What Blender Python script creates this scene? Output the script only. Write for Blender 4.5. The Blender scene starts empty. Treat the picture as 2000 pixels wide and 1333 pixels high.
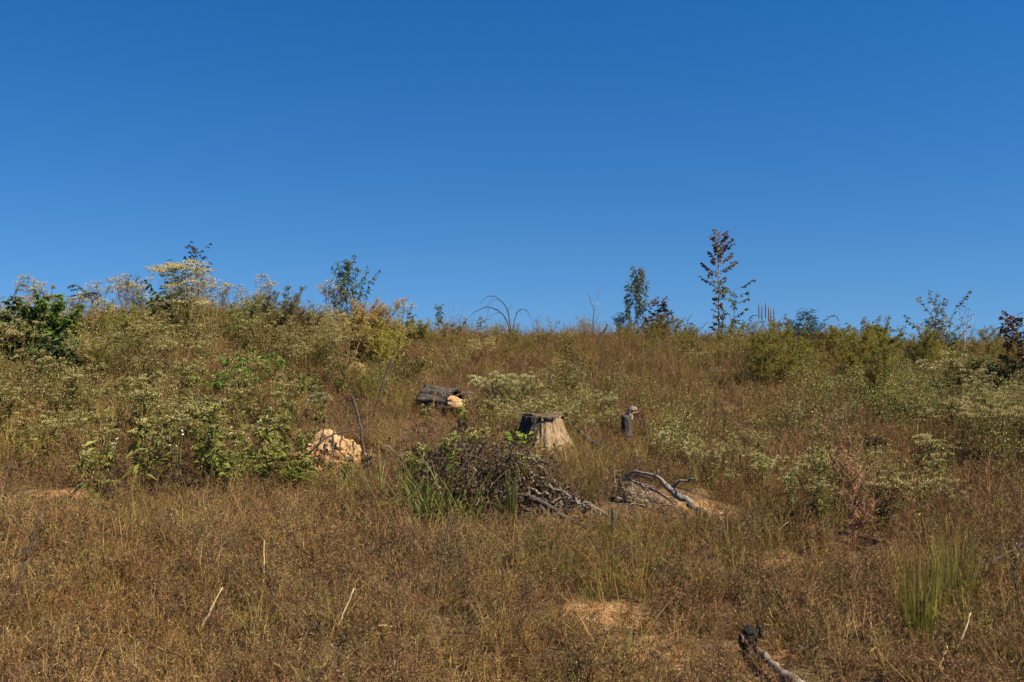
import bpy, math, random
import numpy as np

# ------------------------------------------------------------------ camera, sky, sun, exposure
S = bpy.context.scene
COL = S.collection
R = math.radians
F = 1944.0                      # focal length in photograph pixels (35 mm lens)
EYE = 1.6
cam_data = bpy.data.cameras.new('camera')
cam_data.lens = 35.0
cam_data.sensor_width = 36.0
cam_data.clip_start = 0.05
cam_data.clip_end = 6000.0
cam_data.dof.use_dof = True
cam_data.dof.focus_distance = 11.0
cam_data.dof.aperture_fstop = 7.1
cam = bpy.data.objects.new('camera', cam_data)
COL.objects.link(cam)
cam.location = (0, 0, EYE)
cam.rotation_euler = (R(90), 0, 0)
S.camera = cam

SUN_EL, SUN_AZ = R(47), R(118)  # azimuth clockwise from the viewing direction: right and a little behind
world = bpy.data.worlds.new('World')
S.world = world
world.use_nodes = True
nt = world.node_tree
nt.nodes.clear()
sky = nt.nodes.new('ShaderNodeTexSky')
sky.sky_type = 'NISHITA'
sky.sun_disc = False
sky.sun_elevation = SUN_EL
sky.sun_rotation = SUN_AZ
sky.altitude = 250
sky.air_density = 1.3
sky.dust_density = 0.0
sky.ozone_density = 5.0
hs = nt.nodes.new('ShaderNodeHueSaturation')
hs.inputs['Hue'].default_value = 0.508
hs.inputs['Saturation'].default_value = 1.35
hs.inputs['Value'].default_value = 1.0
bg = nt.nodes.new('ShaderNodeBackground')
bg.inputs['Strength'].default_value = 0.0635
wo = nt.nodes.new('ShaderNodeOutputWorld')
tc = nt.nodes.new('ShaderNodeTexCoord')
mp = nt.nodes.new('ShaderNodeMapping')           # clear autumn air: the whole dome lifted past the hazy horizon band
mp.inputs['Location'].default_value = (0, 0, 0.175)
nt.links.new(tc.outputs['Generated'], mp.inputs['Vector'])
nt.links.new(mp.outputs[0], sky.inputs[0])
nt.links.new(sky.outputs[0], hs.inputs['Color'])
nt.links.new(hs.outputs[0], bg.inputs['Color'])
nt.links.new(bg.outputs[0], wo.inputs['Surface'])

sun_data = bpy.data.lights.new('sun', 'SUN')
sun_data.energy = 5.0
sun_data.angle = R(0.53)
sun_data.color = (1.0, 0.885, 0.68)
sun = bpy.data.objects.new('sun', sun_data)
COL.objects.link(sun)
sun.location = (30, -20, 40)
sun.rotation_euler = (R(90) - SUN_EL, 0, math.pi - SUN_AZ)

S.view_settings.view_transform = 'Standard'
S.view_settings.look = 'None'
S.view_settings.exposure = 0.94
S.view_settings.gamma = 1.0
S.view_settings.use_curve_mapping = False
S.render.engine = 'CYCLES'
cy = S.cycles
cy.max_bounces = 6
cy.diffuse_bounces = 4
cy.glossy_bounces = 1
cy.transmission_bounces = 3
cy.transparent_max_bounces = 4
cy.caustics_reflective = False
cy.caustics_refractive = False

# ------------------------------------------------------------------ noise and terrain
def vn(x, y, seed=0):
    """smooth value noise, 0..1"""
    x = np.asarray(x, float); y = np.asarray(y, float)
    xi = np.floor(x).astype(np.int64); yi = np.floor(y).astype(np.int64)
    fx = x - xi; fy = y - yi
    fx = fx * fx * (3 - 2 * fx); fy = fy * fy * (3 - 2 * fy)
    def h(a, b):
        n = (a * 374761393 + b * 668265263 + seed * 1442695041) & 0x7fffffff
        n = ((n ^ (n >> 13)) * 1274126177) & 0x7fffffff
        return ((n ^ (n >> 16)) & 0xffff) / 65535.0
    return (h(xi, yi) * (1 - fx) + h(xi + 1, yi) * fx) * (1 - fy) + (h(xi, yi + 1) * (1 - fx) + h(xi + 1, yi + 1) * fx) * fy

def fbm(x, y, seed=0, o=3):
    s = 0; a = 0.5; t = 0
    for k in range(o):
        s = s + a * vn(x * 2 ** k, y * 2 ** k, seed + 17 * k); t += a; a *= 0.5
    return s / t

YK = [0, 4, 6, 8, 10, 12, 14, 16, 18, 20, 22, 24, 27, 32, 45, 60]
ZT = {
    -900: [0, .0, .06, .18, .30, .45, .62, .80, .98, 1.1, 1.15, 1.15, 1.1, .7, -1.5, -4],
    0:    [0, .0, .08, .22, .38, .60, .85, 1.12, 1.35, 1.46, 1.46, 1.38, 1.2, .7, -1.5, -4],
    300:  [0, .0, .08, .24, .44, .72, 1.00, 1.34, 1.65, 1.90, 1.95, 1.80, 1.4, .8, -1.5, -4],
    600:  [0, .0, .08, .22, .36, .60, .88, 1.21, 1.52, 1.78, 1.86, 1.72, 1.3, .8, -1.5, -4],
    800:  [0, .0, .08, .21, .32, .46, .66, .88, 1.10, 1.30, 1.42, 1.48, 1.4, .9, -1.5, -4],
    1000: [0, .0, .08, .20, .26, .32, .42, .58, .76, .98, 1.18, 1.36, 1.48, 1.2, -1.5, -4],
    1300: [0, .0, .07, .18, .24, .30, .40, .56, .74, .96, 1.16, 1.32, 1.42, 1.2, -1.5, -4],
    1700: [0, .0, .06, .16, .22, .29, .40, .54, .71, .90, 1.06, 1.16, 1.22, 1.0, -1.5, -4],
    2000: [0, .0, .06, .16, .22, .30, .42, .55, .71, .87, 1.00, 1.10, 1.15, 1.0, -1.5, -4],
    2900: [0, .0, .06, .16, .22, .30, .42, .56, .72, .88, 1.00, 1.08, 1.1, .9, -1.5, -4],
}
_pk = sorted(ZT)
_U = np.array([(p - 1000) / F for p in _pk])
_gu = np.linspace(-1.0, 1.0, 101)
_gy = np.arange(0, 60.01, 0.25)
_g = np.array([np.interp(_gy, YK, ZT[p]) for p in _pk])
_g = np.array([np.interp(_gu, _U, _g[:, j]) for j in range(len(_gy))])   # (Y, u)
def _blur(a, n):
    for ax in (0, 1):
        for _ in range(2):
            p = np.pad(a, [(n, n) if k == ax else (0, 0) for k in (0, 1)], 'edge')
            a = sum(np.take(p, range(i, i + a.shape[ax]), ax) for i in range(2 * n + 1)) / (2 * n + 1)
    return a
_g = _blur(_g, 3)
BUMPS = []                        # x, y, radius, height
def G(x, y):
    x = np.asarray(x, float); y = np.asarray(y, float)
    yy = np.clip(y, 0, 59.9); u = np.clip(x / np.maximum(yy, 4.0), -0.999, 0.999)
    a = yy / 0.25; i = np.clip(a.astype(int), 0, len(_gy) - 2); a = a - i
    b = (u + 1) / 2 * 100; j = np.clip(b.astype(int), 0, 99); b = b - j
    z = (_g[i, j] * (1 - a) + _g[i + 1, j] * a) * (1 - b) + (_g[i, j + 1] * (1 - a) + _g[i + 1, j + 1] * a) * b
    z = z + (fbm(x * 0.9, y * 0.9, 5) - 0.5) * 0.16 + (fbm(x * 4, y * 4, 9) - 0.5) * 0.05
    for (bx, by, r, h) in BUMPS:
        z = z + h * np.exp(-((x - bx) ** 2 + (y - by) ** 2) / (r * r))
    return z

def at(px, py):
    """where the sight line through a photograph pixel first meets the ground"""
    Y = np.linspace(2.0, 45, 4300)
    x = (px - 1000) / F * Y
    d = (EYE + (667 - py) / F * Y) - G(x, Y)
    k = np.argmax(d < 0)
    return np.array([x[k], Y[k], G(x[k], Y[k])])

def spot(px, Y):
    x = (px - 1000) / F * Y
    return np.array([x, Y, float(G(x, Y))])

def P(px, py, Y):
    return np.array([(px - 1000) / F * Y, Y, EYE + (667 - py) / F * Y])

def topx(px, py, Y):
    return P(px, py, Y)[2]

_h = at(945, 985)
BUMPS.append((_h[0], _h[1] + .5, .75, .20))
_h = at(640, 900)
BUMPS.append((_h[0] + .02, _h[1] + .3, .45, .12))
_h = at(1300, 985)
BUMPS.append((_h[0] - .05, _h[1] + .15, .55, .16))

# ------------------------------------------------------------------ mesh building
rng = np.random.default_rng(7)
def unit(v):
    v = np.asarray(v, float)
    return v / np.maximum(np.linalg.norm(v, axis=-1, keepdims=True), 1e-9)

class MB:
    def __init__(self):
        self.v = []; self.c = []; self.t = []; self.q = []; self.n = 0
    def add(self, v, c, tris=None, quads=None):
        v = np.asarray(v, float).reshape(-1, 3)
        c = np.broadcast_to(np.asarray(c, float), (len(v), 3))
        if tris is not None and len(tris): self.t.append(np.asarray(tris, int).reshape(-1, 3) + self.n)
        if quads is not None and len(quads): self.q.append(np.asarray(quads, int).reshape(-1, 4) + self.n)
        self.v.append(v); self.c.append(c); self.n += len(v)
    def mesh(self, name, mat, smooth=False):
        me = bpy.data.meshes.new(name)
        v = np.concatenate(self.v) if self.v else np.zeros((0, 3))
        c = np.concatenate(self.c) if self.c else np.zeros((0, 3))
        t = np.concatenate(self.t) if self.t else np.zeros((0, 3), int)
        q = np.concatenate(self.q) if self.q else np.zeros((0, 4), int)
        me.vertices.add(len(v)); me.vertices.foreach_set('co', v.ravel())
        li = np.concatenate([t.ravel(), q.ravel()])
        me.loops.add(len(li)); me.loops.foreach_set('vertex_index', li.astype(np.int32))
        me.polygons.add(len(t) + len(q))
        st = np.concatenate([np.arange(len(t)) * 3, len(t) * 3 + np.arange(len(q)) * 4])
        me.polygons.foreach_set('loop_start', st.astype(np.int32))
        me.update(calc_edges=True)
        a = me.attributes.new('Col', 'FLOAT_COLOR', 'POINT')
        a.data.foreach_set('color', np.concatenate([c, np.ones((len(c), 1))], 1).ravel().astype(np.float32))
        me.polygons.foreach_set('use_smooth', np.full(len(me.polygons), smooth))
        me.materials.append(mat)
        return me
    def build(self, name, mat, parent=None, smooth=False):
        o = bpy.data.objects.new(name, self.mesh(name, mat, smooth))
        COL.objects.link(o)
        if parent is not None: o.parent = parent
        return o

TONE = np.array([1.06, .985, .84])     # sun-cured growth runs warm
def pal(cols, n, jit=0.18, w=None):
    """n albedo colours picked and blended from a palette, with some jitter"""
    cols = np.asarray(cols, float)
    p = None if w is None else np.asarray(w, float) / np.sum(w)
    a = cols[rng.choice(len(cols), n, p=p)]; b = cols[rng.choice(len(cols), n, p=p)]
    t = rng.random((n, 1)) * 0.45
    return np.clip((a * (1 - t) + b * t) * (1 + jit * rng.normal(size=(n, 1))) * TONE, 0.004, 0.9)

def fit(mbs, h):
    """stretch a plant so that its top is exactly h above its foot"""
    s = h / max(v[:, 2].max() for m in mbs for v in m.v)
    for m in mbs: m.v = [v * [1, 1, s] for v in m.v]

def segs(mb, A, B, ra, rb, col):
    """many thin three-sided stems"""
    A = np.asarray(A, float).reshape(-1, 3); B = np.asarray(B, float).reshape(-1, 3); n = len(A)
    if n == 0: return
    ra = np.broadcast_to(ra, (n,)); rb = np.broadcast_to(rb, (n,))
    d = unit(B - A)
    h = np.where(np.abs(d[:, 2:3]) > 0.9, [[1.0, 0, 0]], [[0, 0, 1.0]])
    u = unit(np.cross(d, h)); w = np.cross(d, u)
    vs = []
    for k in range(3):
        a = 2 * math.pi * k / 3
        o = u * math.cos(a) + w * math.sin(a)
        vs += [A + o * ra[:, None], B + o * rb[:, None]]
    v = np.stack(vs, 1)                                  # n,6,3
    c = np.repeat(np.broadcast_to(col, (n, 3))[:, None], 6, 1)
    b = np.arange(n)[:, None] * 6
    q = np.concatenate([b + np.array([[0, 2, 3, 1]]), b + np.array([[2, 4, 5, 3]]), b + np.array([[4, 0, 1, 5]])])
    mb.add(v, c.reshape(-1, 3), quads=q)

def path_segs(mb, pts, radii, col):
    pts = np.asarray(pts, float)
    segs(mb, pts[:-1], pts[1:], np.asarray(radii)[:-1], np.asarray(radii)[1:], col)

def blades(mb, base, az, L, W, a0, a1, col, ns=3, col2=None):
    """curved grass blades: a0, a1 are the tilt from upright at foot and tip"""
    base = np.asarray(base, float).reshape(-1, 3); n = len(base)
    if n == 0: return
    az, L, W, a0, a1 = [np.broadcast_to(t, (n,)).astype(float) for t in (az, L, W, a0, a1)]
    h = np.stack([np.cos(az), np.sin(az), np.zeros(n)], 1)
    tw = az + math.pi / 2 + rng.normal(0, .6, n)
    s = np.stack([np.cos(tw), np.sin(tw), np.zeros(n)], 1)
    p = base.copy(); vs = []; cs = []
    col = np.broadcast_to(col, (n, 3)); col2 = col if col2 is None else np.broadcast_to(col2, (n, 3))
    for k in range(ns + 1):
        t = k / ns
        w = W * (1 - 0.9 * t ** 1.5) * 0.5
        vs += [p - s * w[:, None], p + s * w[:, None]]
        cs += [col * (1 - t ** 2.5) + col2 * t ** 2.5] * 2
        a = a0 + (a1 - a0) * (t + .5 / ns)
        p = p + (h * np.sin(a)[:, None] + np.array([[0, 0, 1.0]]) * np.cos(a)[:, None]) * (L / ns)[:, None]
    v = np.stack(vs, 1); c = np.stack(cs, 1)
    m = 2 * (ns + 1); b = np.arange(n)[:, None] * m
    q = np.concatenate([b + np.array([[2 * k, 2 * k + 1, 2 * k + 3, 2 * k + 2]]) for k in range(ns)])
    mb.add(v, c.reshape(-1, 3), quads=q)

def leaves(mb, base, d, L, W, col, fold=0.25, up=None):
    """pointed leaves folded along the midrib"""
    base = np.asarray(base, float).reshape(-1, 3); n = len(base)
    if n == 0: return
    d = unit(np.broadcast_to(d, (n, 3))); L = np.broadcast_to(L, (n,)); W = np.broadcast_to(W, (n,))
    r = rng.normal(size=(n, 3)) * .5 + np.array([[0, 0, 1.0]]) if up is None else np.broadcast_to(up, (n, 3))
    s = unit(np.cross(d, r)); nn = np.cross(s, d)
    mid = base + d * (L * .45)[:, None] + nn * (W * fold)[:, None]
    tip = base + d * L[:, None] - nn * (L * .12)[:, None]
    v = np.stack([base, mid - s * (W * .5)[:, None], tip, mid + s * (W * .5)[:, None]], 1)
    c = np.repeat(np.broadcast_to(col, (n, 3))[:, None], 4, 1)
    b = np.arange(n)[:, None] * 4
    mb.add(v, c.reshape(-1, 3), tris=np.concatenate([b + np.array([[0, 1, 2]]), b + np.array([[0, 2, 3]])]))

def tube(mb, pts, rad, sides=8, col=(.3, .25, .2), rough=0.0, flat=1.0):
    pts = np.asarray(pts, float); K = len(pts); rad = np.broadcast_to(rad, (K,))
    tg = unit(np.gradient(pts, axis=0))
    u = unit(np.cross(tg[0], [0.31, 0.22, 0.9] if abs(tg[0][2]) < .9 else [1, 0.1, 0]))
    a = np.arange(sides) * 2 * math.pi / sides
    vs = []
    for k in range(K):
        u = unit(u - tg[k] * np.dot(u, tg[k])); w = np.cross(tg[k], u)
        r = rad[k] * (1 + rough * rng.normal(size=sides))
        vs.append(pts[k] + (np.cos(a) * r)[:, None] * u + (np.sin(a) * r * flat)[:, None] * w)
    v = np.concatenate(vs + [pts[:1], pts[-1:]])
    q = [[k * sides + i, k * sides + (i + 1) % sides, (k + 1) * sides + (i + 1) % sides, (k + 1) * sides + i] for k in range(K - 1) for i in range(sides)]
    e = K * sides
    t = [[e, (i + 1) % sides, i] for i in range(sides)] + [[e + 1, (K - 1) * sides + i, (K - 1) * sides + (i + 1) % sides] for i in range(sides)]
    mb.add(v, col, tris=t, quads=q)

def smooth_path(ctrl, n=14, wob=0.0):
    c = np.asarray(ctrl, float); t = np.linspace(0, len(c) - 1, n)
    out = np.stack([np.interp(t, np.arange(len(c)), c[:, k]) for k in range(3)], 1)
    for _ in range(2):
        o = out.copy(); o[1:-1] = (out[:-2] + 2 * out[1:-1] + out[2:]) / 4; out = o
    if wob: out[1:-1] += rng.normal(size=(n - 2, 3)) * wob
    return out

# ------------------------------------------------------------------ materials
def nodes_of(name):
    m = bpy.data.materials.new(name); m.use_nodes = True
    t = m.node_tree; t.nodes.clear()
    return m, t, t.nodes.new, t.links.new

def foliage_mat(name, trans=0.35, gloss=0.04, vary=0.25, hue=0.03):
    m, t, N, L = nodes_of(name)
    out = N('ShaderNodeOutputMaterial')
    at_ = N('ShaderNodeAttribute'); at_.attribute_name = 'Col'
    g = N('ShaderNodeNewGeometry'); oi = N('ShaderNodeObjectInfo')
    nz = N('ShaderNodeTexNoise'); nz.inputs['Scale'].default_value = 0.9; nz.inputs['Detail'].default_value = 2
    L(g.outputs['Position'], nz.inputs['Vector'])
    ad = N('ShaderNodeMath'); ad.operation = 'ADD'
    L(nz.outputs['Fac'], ad.inputs[0]); L(oi.outputs['Random'], ad.inputs[1])
    ad2 = N('ShaderNodeMath'); ad2.operation = 'ADD'
    L(ad.outputs[0], ad2.inputs[0]); L(g.outputs['Random Per Island'], ad2.inputs[1])
    mr = N('ShaderNodeMapRange'); mr.inputs['From Min'].default_value = 0.4; mr.inputs['From Max'].default_value = 2.6
    mr.inputs['To Min'].default_value = 1 - vary; mr.inputs['To Max'].default_value = 1 + vary
    L(ad2.outputs[0], mr.inputs['Value'])
    mh = N('ShaderNodeMapRange'); mh.inputs['To Min'].default_value = 0.5 - hue; mh.inputs['To Max'].default_value = 0.5 + hue
    L(oi.outputs['Random'], mh.inputs['Value'])
    hs_ = N('ShaderNodeHueSaturation'); L(at_.outputs['Color'], hs_.inputs['Color'])
    L(mh.outputs[0], hs_.inputs['Hue']); L(mr.outputs[0], hs_.inputs['Value'])
    df = N('ShaderNodeBsdfDiffuse'); tr = N('ShaderNodeBsdfTranslucent'); mx = N('ShaderNodeMixShader')
    L(hs_.outputs[0], df.inputs['Color']); L(hs_.outputs[0], tr.inputs['Color'])
    mx.inputs[0].default_value = trans
    L(df.outputs[0], mx.inputs[1]); L(tr.outputs[0], mx.inputs[2])
    gl = N('ShaderNodeBsdfGlossy'); gl.inputs['Roughness'].default_value = 0.55
    m2 = N('ShaderNodeMixShader'); m2.inputs[0].default_value = gloss
    L(mx.outputs[0], m2.inputs[1]); L(gl.outputs[0], m2.inputs[2])
    L(m2.outputs[0], out.inputs['Surface'])
    return m

def rough_mat(name, stops, scale=(6, 6, 6), detail=6, bump=0.5, dist=0.01, coord='Object', use_col=0.0, rough=0.9, kind='noise', fissure=None):
    """weathered wood, bark, soil: colour ramp over stretched noise, bump from the same"""
    m, t, N, L = nodes_of(name)
    out = N('ShaderNodeOutputMaterial'); bs = N('ShaderNodeBsdfPrincipled')
    bs.inputs['Roughness'].default_value = rough
    bs.inputs['Specular IOR Level'].default_value = 0.2
    tc = N('ShaderNodeTexCoord'); mp = N('ShaderNodeMapping'); mp.inputs['Scale'].default_value = scale
    L(tc.outputs[coord], mp.inputs['Vector'])
    nz = N('ShaderNodeTexNoise'); nz.inputs['Scale'].default_value = 1.0; nz.inputs['Detail'].default_value = detail
    nz.inputs['Roughness'].default_value = 0.65
    L(mp.outputs[0], nz.inputs['Vector'])
    cr = N('ShaderNodeValToRGB')
    e = cr.color_ramp.elements
    while len(e) < len(stops): e.new(0.5)
    for k, (p, c) in enumerate(stops):
        e[k].position = p; e[k].color = (*c, 1)
    L(nz.outputs['Fac'], cr.inputs['Fac'])
    src = cr.outputs[0]
    if use_col:
        at_ = N('ShaderNodeAttribute'); at_.attribute_name = 'Col'
        mx = N('ShaderNodeMix'); mx.data_type = 'RGBA'; mx.blend_type = 'MULTIPLY'; mx.inputs[0].default_value = use_col
        L(src, mx.inputs[6]); L(at_.outputs['Color'], mx.inputs[7]); src = mx.outputs[2]
    L(src, bs.inputs['Base Color'])
    bp = N('ShaderNodeBump'); bp.inputs['Strength'].default_value = bump; bp.inputs['Distance'].default_value = dist
    L(nz.outputs['Fac'], bp.inputs['Height']); L(bp.outputs[0], bs.inputs['Normal'])
    L(bs.outputs[0], out.inputs['Surface'])
    return m

M_LEAF = foliage_mat('leaf_matter', 0.35, 0.015, 0.28, 0.02)
M_DRY = foliage_mat('dry_plant_matter', 0.25, 0.0, 0.40, 0.022)
M_STEM = foliage_mat('stem_matter', 0.0, 0.02, 0.2, 0.01)
M_FLOWER = foliage_mat('petal_matter', 0.25, 0.0, 0.15, 0.01)
M_STUMP = rough_mat('weathered_stump_wood', [(.28, (.035, .024, .015)), (.41, (.16, .108, .062)), (.53, (.31, .215, .125)), (.70, (.42, .31, .19))], (38, 38, 3.0), 10, 1.0, .03)
M_CUT = rough_mat('dark_cut_wood', [(.3, (.05, .034, .02)), (.55, (.13, .09, .05)), (.8, (.21, .15, .085))], (14, 14, 14), 6, .6, .01)
M_BARK = rough_mat('furrowed_bark', [(.3, (.018, .014, .011)), (.5, (.075, .06, .048)), (.7, (.17, .14, .115))], (30, 30, 7), 8, 1.0, .03)
M_GREYBARK = rough_mat('grey_bark', [(.32, (.018, .015, .013)), (.5, (.075, .062, .052)), (.72, (.17, .145, .122))], (40, 40, 10), 8, 1.0, .02)
M_GREYWOOD = rough_mat('bleached_grey_wood', [(.28, (.06, .05, .04)), (.5, (.20, .17, .135)), (.75, (.34, .295, .24))], (30, 30, 30), 6, .6, .008)
M_PALEWOOD = rough_mat('fresh_broken_wood', [(.3, (.16, .085, .04)), (.5, (.38, .24, .115)), (.75, (.50, .37, .22))], (20, 60, 20), 5, .7, .01)
M_CHAR = rough_mat('charred_wood', [(.35, (.008, .007, .006)), (.55, (.03, .026, .023)), (.75, (.10, .085, .07))], (40, 40, 40), 8, 1.0, .02)
M_CLAY = rough_mat('pale_clay', [(.26, (.14, .08, .038)), (.38, (.32, .195, .095)), (.52, (.43, .295, .16)), (.72, (.50, .375, .23))], (11, 11, 11), 10, 1.0, .03, use_col=1.0)
M_STICK = rough_mat('dead_twig_bark', [(.3, (.03, .022, .017)), (.55, (.09, .068, .052)), (.8, (.17, .135, .105))], (50, 50, 50), 5, .5, .004)

def ground_mat():
    m, t, N, L = nodes_of('leaf_littered_soil')
    out = N('ShaderNodeOutputMaterial'); bs = N('ShaderNodeBsdfPrincipled'); bs.inputs['Roughness'].default_value = .95
    bs.inputs['Specular IOR Level'].default_value = .1
    g = N('ShaderNodeNewGeometry')
    def noise(sc, det):
        n = N('ShaderNodeTexNoise'); n.inputs['Scale'].default_value = sc; n.inputs['Detail'].default_value = det
        n.inputs['Roughness'].default_value = .7
        L(g.outputs['Position'], n.inputs['Vector']); return n
    def ramp(n, stops):
        cr = N('ShaderNodeValToRGB'); e = cr.color_ramp.elements
        while len(e) < len(stops): e.new(.5)
        for k, (p, c) in enumerate(stops): e[k].position = p; e[k].color = (*c, 1)
        L(n.outputs['Fac'], cr.inputs['Fac']); return cr
    n1 = noise(34, 8); n2 = noise(9, 6)
    lit = ramp(n1, [(.3, (.045, .028, .015)), (.5, (.125, .078, .04)), (.7, (.22, .145, .08))])
    soil = ramp(n2, [(.28, (.13, .065, .026)), (.45, (.30, .155, .06)), (.58, (.42, .26, .125)), (.75, (.50, .37, .23))])
    a = N('ShaderNodeAttribute'); a.attribute_name = 'bare'
    ad = N('ShaderNodeMath'); ad.operation = 'MULTIPLY_ADD'
    L(n1.outputs['Fac'], ad.inputs[0]); ad.inputs[1].default_value = .9; L(a.outputs['Fac'], ad.inputs[2])
    mr = N('ShaderNodeMapRange'); mr.inputs['From Min'].default_value = .72; mr.inputs['From Max'].default_value = .98
    L(ad.outputs[0], mr.inputs['Value'])
    mx = N('ShaderNodeMix'); mx.data_type = 'RGBA'
    L(mr.outputs[0], mx.inputs[0]); L(lit.outputs[0], mx.inputs[6]); L(soil.outputs[0], mx.inputs[7])
    L(mx.outputs[2], bs.inputs['Base Color'])
    bp = N('ShaderNodeBump'); bp.inputs['Strength'].default_value = .8; bp.inputs['Distance'].default_value = .03
    L(n1.outputs['Fac'], bp.inputs['Height']); L(bp.outputs[0], bs.inputs['Normal'])
    L(bs.outputs[0], out.inputs['Surface'])
    return m
M_GROUND = ground_mat()

# ------------------------------------------------------------------ naming helpers
def tag(o, label, cat=None, group=None, kind=None):
    o['label'] = label
    if cat: o['category'] = cat
    if group: o['group'] = group
    if kind: o['kind'] = kind
    return o

def thing(name, loc, label, cat, group=None, rz=0.0):
    o = bpy.data.objects.new(name, None); COL.objects.link(o)
    o.empty_display_size = 0.1
    o.location = loc; o.rotation_euler = (0, 0, rz)
    return tag(o, label, cat, group)

def dup(root, loc, rz=0.0, sc=(1, 1, 1), label=None, group=None, tilt=(0, 0)):
    r = root.copy(); COL.objects.link(r)
    r.location = loc; r.rotation_euler = (tilt[0], tilt[1], rz); r.scale = sc
    if label: r['label'] = label
    if group: r['group'] = group
    for ch in root.children:
        c = ch.copy(); COL.objects.link(c); c.parent = r
        for g2 in ch.children:
            d = g2.copy(); COL.objects.link(d); d.parent = c
    return r

PLACED = set()
def put(root, loc, rz=0.0, sc=(1, 1, 1), label=None, group=None, tilt=(0, 0)):
    """use the prototype itself the first time, copies afterwards"""
    if root.name in PLACED:
        r = dup(root, loc, rz, sc, label, group, tilt)
        return r
    PLACED.add(root.name)
    root.location = loc; root.rotation_euler = (tilt[0], tilt[1], rz); root.scale = sc
    if label: root['label'] = label
    if group: root['group'] = group
    return root

# bare patches: photograph pixel, radii in metres, strength
BARE = []
for (px, py, rx, ry, s) in [(1190, 1208, .36, .30, .85), (1265, 1275, .22, .42, .75), (1535, 1108, .42, .22, .75), (80, 978, .62, .45, .9),
                            (545, 752, .16, .3, .9), (690, 735, .22, .5, .8), (1085, 1028, .45, .28, .6), (1345, 1000, .55, .4, .55), (1440, 1030, .30, .2, .6),
                            (1665, 1222, .16, .14, .6), (860, 1225, .18, .16, .4), (290, 1265, .20, .15, .35), (1500, 1290, .35, .3, .55), (310, 740, .5, .5, .4),
                            (720, 800, .5, .5, .4), (640, 905, .8, .35, .5), (1640, 630, .4, .5, .3), (1380, 610, .4, .4, .3)]:
    p = at(px, py); BARE.append((p[0], p[1], rx * .85, ry * .85, s * .92))
def bare(x, y):
    b = np.zeros_like(np.asarray(x, float))
    for (bx, by, rx, ry, s) in BARE:
        d = ((x - bx) / rx) ** 2 + ((y - by) / ry) ** 2
        b = np.maximum(b, s * np.exp(-d * 0.7))
    return np.clip(b * (0.6 + 0.8 * fbm(np.asarray(x) * 5, np.asarray(y) * 5, 31)), 0, 1)

# growth thins in front of the things that stand clear of it: photograph pixel of the foot, half width and depth in metres
CLEAR = []
for (px, py, rx, ry) in [(1065, 890, .5, .6), (868, 822, .65, 1.3), (1226, 874, .2, .7), (630, 905, .6, .6), (935, 1010, .6, .7), (1290, 980, .6, .5), (1800, 1262, .13, .3), (1825, 1208, .14, .3), (1668, 1066, .2, .4), (1462, 1300, .24, .8), (1525, 1330, .32, .6), (1085, 1020, .5, .5)]:
    p = at(px, py); CLEAR.append((p[0], p[1] - ry * .45, rx, ry))
def clear(x, y):
    c = np.zeros_like(np.asarray(x, float))
    for (cx, cy_, rx, ry) in CLEAR:
        c = np.maximum(c, np.exp(-(((x - cx) / rx) ** 2 + ((y - cy_) / ry) ** 2) ** 2))
    return c

# ------------------------------------------------------------------ ground
def axis(a, b, step, far_a, far_b):
    mid = np.arange(a, b + step / 2, step)
    up = []; s = step; v = b
    while v < far_b: s *= 1.35; v += s; up.append(min(v, far_b))
    dn = []; s = step; v = a
    while v > far_a: s *= 1.35; v -= s; dn.append(max(v, far_a))
    return np.array(dn[::-1] + list(mid) + up)
gx = axis(-15, 15, .12, -2500, 2500); gy = axis(2.5, 28, .12, -400, 4000)
GX, GY = np.meshgrid(gx, gy)
GZ = G(GX.ravel(), GY.ravel())
mb = MB()
nx, ny = len(gx), len(gy)
ii, jj = np.meshgrid(np.arange(nx - 1), np.arange(ny - 1))
k0 = (jj * nx + ii).ravel()
mb.add(np.stack([GX.ravel(), GY.ravel(), GZ], 1), (.1, .07, .04), quads=np.stack([k0, k0 + 1, k0 + nx + 1, k0 + nx], 1))
ground = mb.build('ground', M_GROUND, smooth=True)
a = ground.data.attributes.new('bare', 'FLOAT', 'POINT')
a.data.foreach_set('value', bare(GX.ravel(), GY.ravel()).astype(np.float32))
tag(ground, 'brown littered soil of the hillside with bare clay patches', 'ground', kind='structure')

# ------------------------------------------------------------------ ground cover made of many small plants (stuff)
# photograph zones: px, py, rx, ry, weight -> soft mask for where a kind of growth thrives
def zones(px, py, zs):
    m = np.zeros_like(px)
    for (cx, cy_, rx, ry, w) in zs:
        m = np.maximum(m, w * np.exp(-((px - cx) / rx) ** 2 - ((py - cy_) / ry) ** 2))
    return m

BROWN = [(.24, .145, .078), (.31, .195, .105), (.165, .10, .062), (.21, .135, .088), (.40, .275, .155), (.08, .052, .038), (.27, .19, .092)]
RUST = [(.29, .155, .065), (.36, .22, .085), (.19, .10, .05), (.27, .19, .06), (.18, .155, .045), (.10, .058, .036)]
DULL = [(.20, .14, .10), (.26, .19, .14), (.115, .08, .062), (.33, .255, .185), (.18, .115, .078), (.07, .05, .04)]
OLIVE = [(.16, .145, .042), (.21, .19, .06), (.10, .105, .03), (.28, .23, .09), (.17, .13, .05)]
GREEN = [(.085, .14, .026), (.12, .18, .035), (.06, .10, .024), (.16, .19, .045)]
STRAW = [(.38, .28, .13), (.45, .35, .19), (.28, .19, .085), (.34, .22, .09)]
TAWNY = [(.30, .205, .085), (.25, .155, .07), (.36, .26, .12), (.20, .13, .06), (.23, .20, .06), (.17, .16, .05)]

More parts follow.
